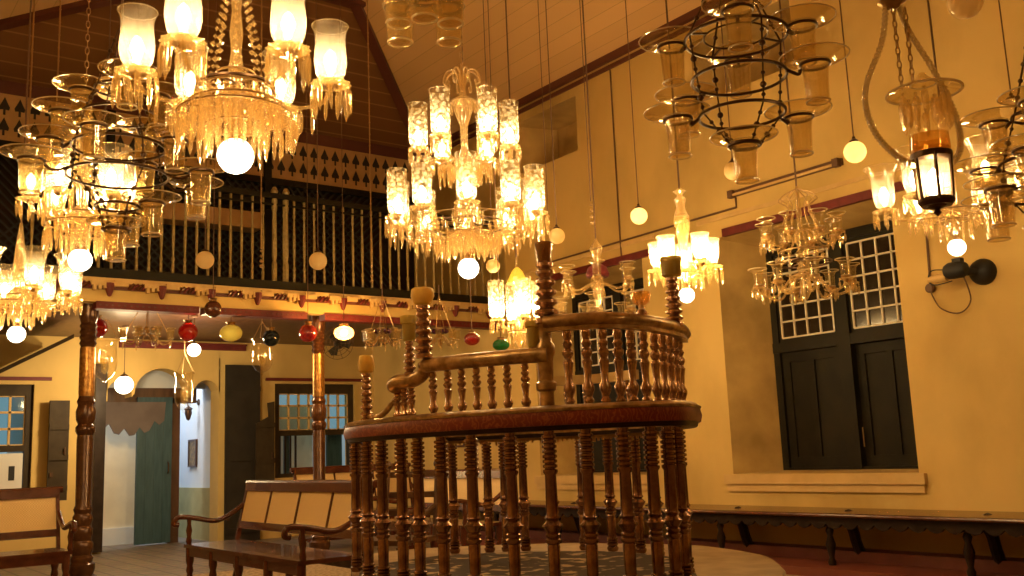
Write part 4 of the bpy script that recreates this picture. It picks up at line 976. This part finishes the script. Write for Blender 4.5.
ring_lamp('crowded iron ring chandelier with many flared cups at left, below the largest chandelier', B1,
    [(zz(84), .21, (158, 20, -80), 0, .13), (zz(112), .29, (172, 62), 0, .19), (zz(146), .34, (186, 250, 65, -35), 0, .24), (zz(176), .45, (-22, 22, 205), 0, .26), (zz(208), .20, (-30, 70), 0, .11)], 5.3, 118, bottom=zz(232), top=zz(20), rot=turn(118))
# --- F: lantern with twisted glass arms
Fc = loc_at(934, 180, 4.0); zz = lambda y: zrel(934, y, 4.0, Fc)
t = thing('hanging_lantern', 'dark caged lantern under a glass smoke disc, held by two twisted glass arms', 'lantern', Fc, CAMROT)
part('cage', G().lathe([(.07, zz(207)), (.085, zz(203)), (.075, zz(199))], 16), M['iron'], t)
part('cage_collar', G().lathe([(.08, zz(160)), (.095, zz(158)), (.095, zz(152)), (.07, zz(150))], 16), M['iron'], t)
g = G()
for i in range(6):
    a = PI/3*i+.3; g.tube([(.078*math.cos(a), .078*math.sin(a), zz(203)), (.088*math.cos(a), .088*math.sin(a), zz(156))], .009, 6)
g.lathe([(.0, zz(218)), (.02, zz(214)), (.012, zz(211)), (.045, zz(208)), (.05, zz(205))], 12); part('cage_bars', g, M['iron'], t)
part('lantern_glass', G().lathe([(.066, zz(203)), (.072, zz(180)), (.074, zz(158))], 18, cap=False), FROST, t)
O('bulb', FLAME, t, (0, 0, zz(196))); light(t, (0, 0, zz(184)), 4)
part('amber_bowl', G().lathe([(.07, zz(152)), (.092, zz(148)), (.088, zz(133)), (.084, zz(133)), (.086, zz(147)), (.06, zz(150))], 20), AMBER, t, label='amber glass band')
part('glass_cylinder', G().lathe([(.088, zz(134)), (.090, zz(131)), (.084, zz(128)), (.082, zz(98))], 20, cap=False), GL, t)
g = G(); g.lathe([(.012, zz(66)), (.022, zz(70)), (.05, zz(77)), (.11, zz(83)), (.145, zz(86)), (.145, zz(87)), (.11, zz(84.5)), (.05, zz(79)), (.02, zz(73))], 28); g.tube(ringpts(.147, zz(86.5), 30), .006, 6, closed=True, mi=1); g.tube(ringpts(.05, zz(78), 20), .004, 5, closed=True, mi=1); part('smoke_disc', g, [GL_SMOKE, GLASS_RIM], t)
for i in range(16):
    a = 2*PI*i/16; O('crystal_drop', DROPS['fat'], t, (.09*math.cos(a), .09*math.sin(a), zz(96)+.02*(i % 3)))
def twisted(pts, r, turns):
    pts = spline(pts, 16); g = G(); g.tube(pts, r*.72, 8)
    for s in range(2):
        q = []
        for i, p in enumerate(pts):
            t_ = (pts[min(i+1, len(pts)-1)]-pts[max(i-1, 0)]).normalized(); u = Vector((0, 1, 0)); u = (u-t_*u.dot(t_)).normalized(); w = t_.cross(u)
            for h in range(1): a = turns*2*PI*i/len(pts)+PI*s; q.append(p+(u*math.cos(a)+w*math.sin(a))*r*.6)
        g.tube(q, r*.42, 6)
    return g
fx = lambda px: (px-934)/F*4.0
ARM = [[(fx(905), 0, zz(-10)), (fx(897), 0, zz(30)), (fx(877), 0, zz(75)), (fx(874), 0, zz(105)), (fx(884), 0, zz(135)), (fx(905), 0, zz(158)), (fx(918), 0, zz(163))],
       [(fx(918), 0, zz(-10)), (fx(926), 0, zz(20)), (fx(945), 0, zz(60)), (fx(958), 0, zz(95)), (fx(965), 0, zz(125)), (fx(963), 0, zz(150)), (fx(952), 0, zz(165))]]
for a in ARM: part('twisted_arm', twisted(a, .016, 24), TWIST, t)
g = G()
for x, y0 in ((fx(912), 82), (fx(924), 75)):
    top_ = zz(-12); n = int((top_-zz(y0))/.03)
    for k in range(n):
        z = zz(y0)+.03*k; q = [(x+.009*math.cos(a)*(k % 2), .009*math.cos(a)*(1-k % 2), z+.015+.019*math.sin(a)) for a in [2*PI*j/7 for j in range(7)]]; g.tube(q, .003, 5, closed=True)
part('chain', g, M['chain'], t)
g = G(); g.tube([(fx(912), 0, zz(-12)), (fx(912), 0, ceil_z(Fc.x, Fc.y)-Fc.z)], .012, 8); g.lathe([(.06, zz(-14)), (.02, zz(-6))], 12, Matrix.Translation((fx(912), 0, 0))); part('suspension_rod', g, M['chain'], t)

for ch in t.children:
    if ch.name.split('.')[0] in ('cage', 'cage_collar', 'cage_bars', 'lantern_glass', 'amber_bowl', 'glass_cylinder'): ch.scale = (.86, .86, 1)
# ================================================================== PENDANT GLOBES
def pendant(label, px, py, d, rpx, m, lit=0, cap=True, group='hanging globe lamps', name='pendant_globe', dish=False, anchor=None):
    p = loc_at(px, py, d); r = rpx*d/F
    t = thing(name, label, 'pendant lamp', p, 0, group)
    part('globe', G().ball((0, 0, 0), r, 20, 14), m, t)
    part('cap', G().lathe([(r*.42, r*.90), (r*.42, r*1.05), (r*.3, r*1.15), (.012, r*1.25), (.010, r*1.45)], 12), M['iron'], t)
    top = (anchor if anchor else ceil_z(p.x, p.y))-p.z
    g = G(); g.tube([(0, 0, r*1.4), (0, 0, top)], .0045, 6); g.lathe([(.04, top-.008), (.035, top-.025), (.008, top-.035)], 10); part('cord', g, M['wire'], t)
    if lit: light(t, (0, 0, 0), lit, (1, .72, .38), r*.9)
    return t
pendant('small cream glass globe glowing dimly on a long cord before the right wall', 639, 216, 8.3, 8.5, CREAM_G, 1.2)
pendant('cream globe on a cord just right of the flared-cup ring chandelier', 855, 152, 6.5, 11, CREAM_G, .9)
pendant('cream globe half hidden behind the bottom cup of the ring chandelier', 733, 171, 7.5, 9, CREAM_G)
pendant('large cream globe cut by the top edge at upper right', 965, 2, 5.0, 17, CREAM_G)
pendant('cream globe behind the iron rods at the right edge', 1013, 110, 6.2, 12, CREAM_G)
pendant('cream globe hanging beside the tip of the tall centre post', 557, 236, 8.3, 8, CREAM_G)
pendant('cream globe just behind the centre chandelier\'s bright globe', 493, 266, 8.8, 7, CREAM_G)
pendant('cream globe in front of the gallery railing, left of two', 205, 260, 9.4, 9, CREAM_G)
pendant('cream globe in front of the gallery railing, right of two', 318, 261, 9.4, 9, CREAM_G)
pendant('bright white globe hanging in the arched doorway', 124, 385, 12.2, 9, GLOBE_LIT, 85, anchor=2.86)
pendant('small bright white globe just below the middle red glass ball', 194, 350, 11.6, 6.6, GLOBE_LIT, 75, anchor=2.86)
pendant('opaque cream globe half hidden at left behind the flared cups', 108, 88, 6.2, 12, CREAM_G)
# coloured balls under the gallery edge
def ball_lamp(label, px, py, d, rpx, m, sz=1.0, lit=0, core=None, neck=True):
    p = loc_at(px, py, d); r = rpx*d/F
    t = thing('glass_ball_lamp', label, 'glass ball', p, 0, 'coloured glass balls under the gallery')
    part('ball', G().ball((0, 0, 0), r, 20, 14, sz), m, t)
    part('neck', G().lathe([(r*.45, r*sz*.88), (r*.35, r*sz*1.1), (r*.5, r*sz*1.25), (.008, r*sz*1.3)], 12), M['chain'], t)
    g = G(); g.tube([(0, 0, r*sz*1.25), (0, 0, (2.86 if p.y > GF else ceil_z(p.x, p.y))-p.z)], .004, 6); part('cord', g, M['wire'], t)
    if core: part('inner_lamp', G().ball((0, 0, 0), r*.45, 12, 8), core, t)
    if lit: light(t, (0, 0, 0), lit, (1, .6, .25), r*.4)
ball_lamp('dark red glass ball next to the thick gilt column', 97, 328, 10.9, 10, RED_G)
ball_lamp('bright red glass ball above the arched doorway', 188, 332, 10.9, 9.5, RED_G)
ball_lamp('red glass ball next to the slim gilt column', 308, 333, 10.9, 9, RED_G)
ball_lamp('flattened yellow-green ribbed glass ball above the tall door leaf', 231, 333, 10.9, 11, LIME_G, .78)
ball_lamp('blue-black glass ball above the narrow sloping shutter', 271, 338, 11.3, 8.5, BLACK_G)
ball_lamp('brown wooden-looking ball under the gallery frieze', 213, 309, 9.9, 8.5, M['bench'])
ball_lamp('glowing amber glass lamp right of the slim gilt column', 344, 333, 10.9, 10, AMBER, .7, 60, AMBER_LIT)
ball_lamp('ruby glass bowl lamp above the stepped handrail', 472, 339, 8.1, 8, RED_G, .8)
ball_lamp('green glass bowl lamp touching the stepped handrail', 501, 345, 8.1, 8.5, GREEN_G, .7)
# clear bell jars
def bell_jar(label, px, py, d, hpx, wpx):
    p = loc_at(px, py, d); h = hpx*d/F; r = wpx*d/F/2
    t = thing('bell_jar_lantern', label, 'glass lantern', p, 0, 'clear bell jar lanterns')
    pr = [(0, -h/2), (r*.12, -h*.49), (r*.14, -h*.44), (r*.55, -h*.36), (r*.85, -h*.22), (r*.95, 0), (r*.86, h*.25), (r*.82, h*.36), (r*1.0, h*.5)]
    g = G(); g.lathe(pr, 20, cap=False); rr, z = pr[-1]; g.tube([(rr*math.cos(2*PI*i/24), rr*math.sin(2*PI*i/24), z) for i in range(24)], .006, 6, closed=True); part('jar', g, GL, t)
    part('oil_cup', G().lathe([(.01, -h*.3), (r*.3, -h*.22), (r*.34, h*.05), (r*.3, h*.05), (.01, -h*.2)], 12), GL_SMOKE, t)
    g = G()
    for i in range(3): a = 2*PI*i/3; g.tube([(rr*math.cos(a), rr*math.sin(a), z), (0, 0, h*1.0)], .0035, 5)
    top = 2.86-p.z; g.tube([(0, 0, h), (0, 0, max(top, h+.05))], .004, 5); part('chains', g, M['chain'], t)
bell_jar('large clear bell jar beside the thick gilt column, highest of the jars', 105, 361, 11.7, 44, 25)
bell_jar('clear bell jar hanging in the right side of the arched doorway', 184, 393, 11.8, 40, 20)
bell_jar('clear bell jar in front of the tall door leaf', 262, 357, 11.6, 36, 23)
bell_jar('small clear bell jar deep inside the doorway beside the cream wall', 121, 436, 15.0, 20, 15)
# loose hanging chains with beaded tips
for lab, px, py, d in (('brass chain with beaded tip hanging left of the spade panel', 56, 122, 8.5), ('brass chain with beaded tip left of the gallery railing newels', 261, 268, 9.6), ('brass chain with beaded tip before the right part of the gallery railing', 372, 283, 9.6), ('thin chain at the far left edge before the spade panel', 28, 150, 8.5), ('cord hanging left of the cream globe before the right wall', 592, 225, 8.0), ('cord hanging in front of the small high window', 549, 235, 8.6)):
    p = loc_at(px, py, d); top = ceil_z(p.x, p.y)-p.z; t = thing('hanging_chain', lab, 'chain', p, 0, 'loose hanging chains')
    g = G(); brassy = 'chain' in lab; g.tube([(0, 0, .2), (0, 0, top)], .007 if brassy else .004, 6)
    if brassy:
        for k in range(int(top/.12)): g.ball((0, 0, .2+.12*k), .011, 6, 4)
    part('links', g, M['chain'] if brassy else M['wire'], t)
    g = G()
    for k in range(4): g.ball((0, 0, .05*k+.02), .018-.002*k, 8, 6)
    part('beaded_tip', g, M['chain'], t)

# ================================================================== RIGHT WALL FITTINGS
p0 = onX(606, 53, RW); 
g = G(); g.tube([(RW-.012, 8.06, 5.5), (RW-.012, 8.06, 3.43), (RW-.012, 8.02, 2.2)], .010, 6)
g.tube([(RW-.012, 9.5, 3.42), (RW-.012, 8.06, 3.43), (RW-.012, 6.34, 3.44), (RW-.012, 6.34, 3.54)], .012, 6)
tag(O('wall_conduit', g.mesh('wall_conduit', M['wire'])), 'thin brown cable conduit running down and across the right wall', 'cable')
t = thing('tube_light', 'unlit fluorescent tube fixture on the right wall above the green window', 'wall light', (RW-.03, 5.74, 3.58), 0)
g = G(); g.box((0, -.66, -.03), (.03, .66, .03)); part('batten', g, M['wire'], t, smooth=False)
g = G(); g.tube([(-.03, -.60, -.02), (-.03, .60, -.02)], .014, 10); part('tube', g, M['trim'], t)
for s in (-1, 1):
    g = G(); g.box((-.05, s*.62-.03, -.045), (.01, s*.62+.03, .03)); part('end_holder', g, M['wire'], t, smooth=False)
fp_ = onX(984, 272, RW); t = thing('wall_fan_mount', 'round black fan motor with pale nose cone fixed to the right wall', 'wall fan', (RW, fp_.y, fp_.z))
TX = Matrix.Rotation(-PI/2, 4, 'Y')
part('mounting_dome', G().lathe([(.105, 0), (.105, .03), (.09, .07), (.05, .10), (0, .11)], 22, TX), M['ink'], t)
part('bracket', G().tube([(-.08, 0, 0), (-.16, .08, .0), (-.2, .12, 0)], .03, 10), M['ink'], t)
part('motor', G().lathe([(0, -.09), (.05, -.085), (.068, -.05), (.068, .05), (.05, .085), (0, .09)], 18, Matrix.Translation((-.2, .12, .02)) @ Matrix.Rotation(PI/2, 4, 'X')).box((-.23, .06, .07), (-.17, .13, .11)), M['ink'], t)
part('nose_cone', G().lathe([(.035, 0), (.035, .10), (.02, .16), (0, .17)], 14, Matrix.Translation((-.2, .20, -.02)) @ Matrix.Rotation(-PI/2, 4, 'X')), M['trim'], t)
part('guard_loop', G().tube(spline([(-.2, .18, .03), (-.2, .32, .05), (-.2, .36, -.02), (-.2, .31, -.07), (-.2, .16, -.06)], 6), .005, 6), M['ink'], t)
t = thing('wall_junction_box', 'small brown junction box with dangling cable left of the black fan motor', 'junction box', (RW-.012, 4.37, 2.30))
part('box', G().lathe([(.04, -.005), (.04, .02), (.03, .03)], 14, TX), M['wire'], t)
part('feed_cable', G().tube([(0, .0, .03), (0, -.02, .55)], .010, 6), M['wire'], t)
part('loop_cable', G().tube(spline([(-.01, 0, -.03), (-.02, -.08, -.18), (-.03, -.24, -.24), (-.06, -.36, -.15), (-.14, -.36, .05)], 6), .006, 6), M['wire'], t)
# caged fan under the gallery
p = loc_at(338, 344, 12.6); t = thing('caged_fan', 'small dark fan in a round wire guard behind the amber lamp', 'fan', p, CAMROT)
g = G()
for r in (.05, .1, .15, .2): g.tube([(r*math.cos(2*PI*i/24), -.03, r*math.sin(2*PI*i/24)) for i in range(24)], .003, 5, closed=True)
for i in range(10): a = PI/5*i; g.tube([(.03*math.cos(a), -.035, .03*math.sin(a)), (.2*math.cos(a), -.03, .2*math.sin(a))], .003, 5)
part('wire_guard', g, M['iron'], t)
for i in range(3):
    g = G(); g.prism([(.02, -.02), (.14, -.07), (.17, 0), (.13, .06), (.02, .02)], Matrix.Rotation(2*PI/3*i, 4, 'Y') @ Matrix.Rotation(PI/2, 4, 'X'), .006); part('blade', g, M['green'], t)
part('motor', G().lathe([(0, -.02), (.05, 0), (.06, .08), (.04, .12), (0, .13)], 16, Matrix.Rotation(-PI/2, 4, 'X')), M['green'], t)
g = G(); wy = BW-p.y; g.tube([(0, .12, 0), (-.2, 1.0, 0)], .015, 8); part('wall_arm', g, M['green'], t)

# ================================================================== LIGHT
w = bpy.data.worlds.new('sky'); bpy.context.scene.world = w; w.use_nodes = True
bg = w.node_tree.nodes['Background']; bg.inputs[0].default_value = (.42, .68, .80, 1); bg.inputs[1].default_value = .55
def area(name, loc, rot, sx, sy, e, c):
    l = bpy.data.lights.new(name, 'AREA'); l.shape = 'RECTANGLE'; l.size = sx; l.size_y = sy; l.energy = e; l.color = c
    o = bpy.data.objects.new(name, l); C.objects.link(o); o.location = loc; o.rotation_euler = rot
area('passage_daylight', (4.0, 15.08, 2.97), (0, 0, 0), 1.4, .3, 34, (.90, .92, .95))
area('porch_daylight', (4.75, 16.3, 2.97), (0, 0, 0), .7, 1.6, 30, (.66, .80, 1))
area('courtyard_daylight', (7.0, BW+1.6, 3.5), (0, 0, 0), 3, 1, 40, (.75, .88, 1))

# ================================================================== CAMERA
cd = bpy.data.cameras.new('camera'); cd.sensor_width = 36; cd.lens = 36*F/1024; cd.clip_end = 100
co = bpy.data.objects.new('camera', cd); C.objects.link(co)
R3 = Matrix((CX, CY, CZ)).transposed()
co.matrix_world = Matrix.Translation(EYE) @ R3.to_4x4()
sc_ = bpy.context.scene; sc_.camera = co
sc_.view_settings.view_transform = 'Standard'; sc_.view_settings.look = 'None'; sc_.view_settings.gamma = 1; sc_.view_settings.use_curve_mapping = False
sc_.view_settings.exposure = 0.0
sc_.cycles.max_bounces = 8; sc_.cycles.transparent_max_bounces = 24; sc_.cycles.sample_clamp_indirect = 4
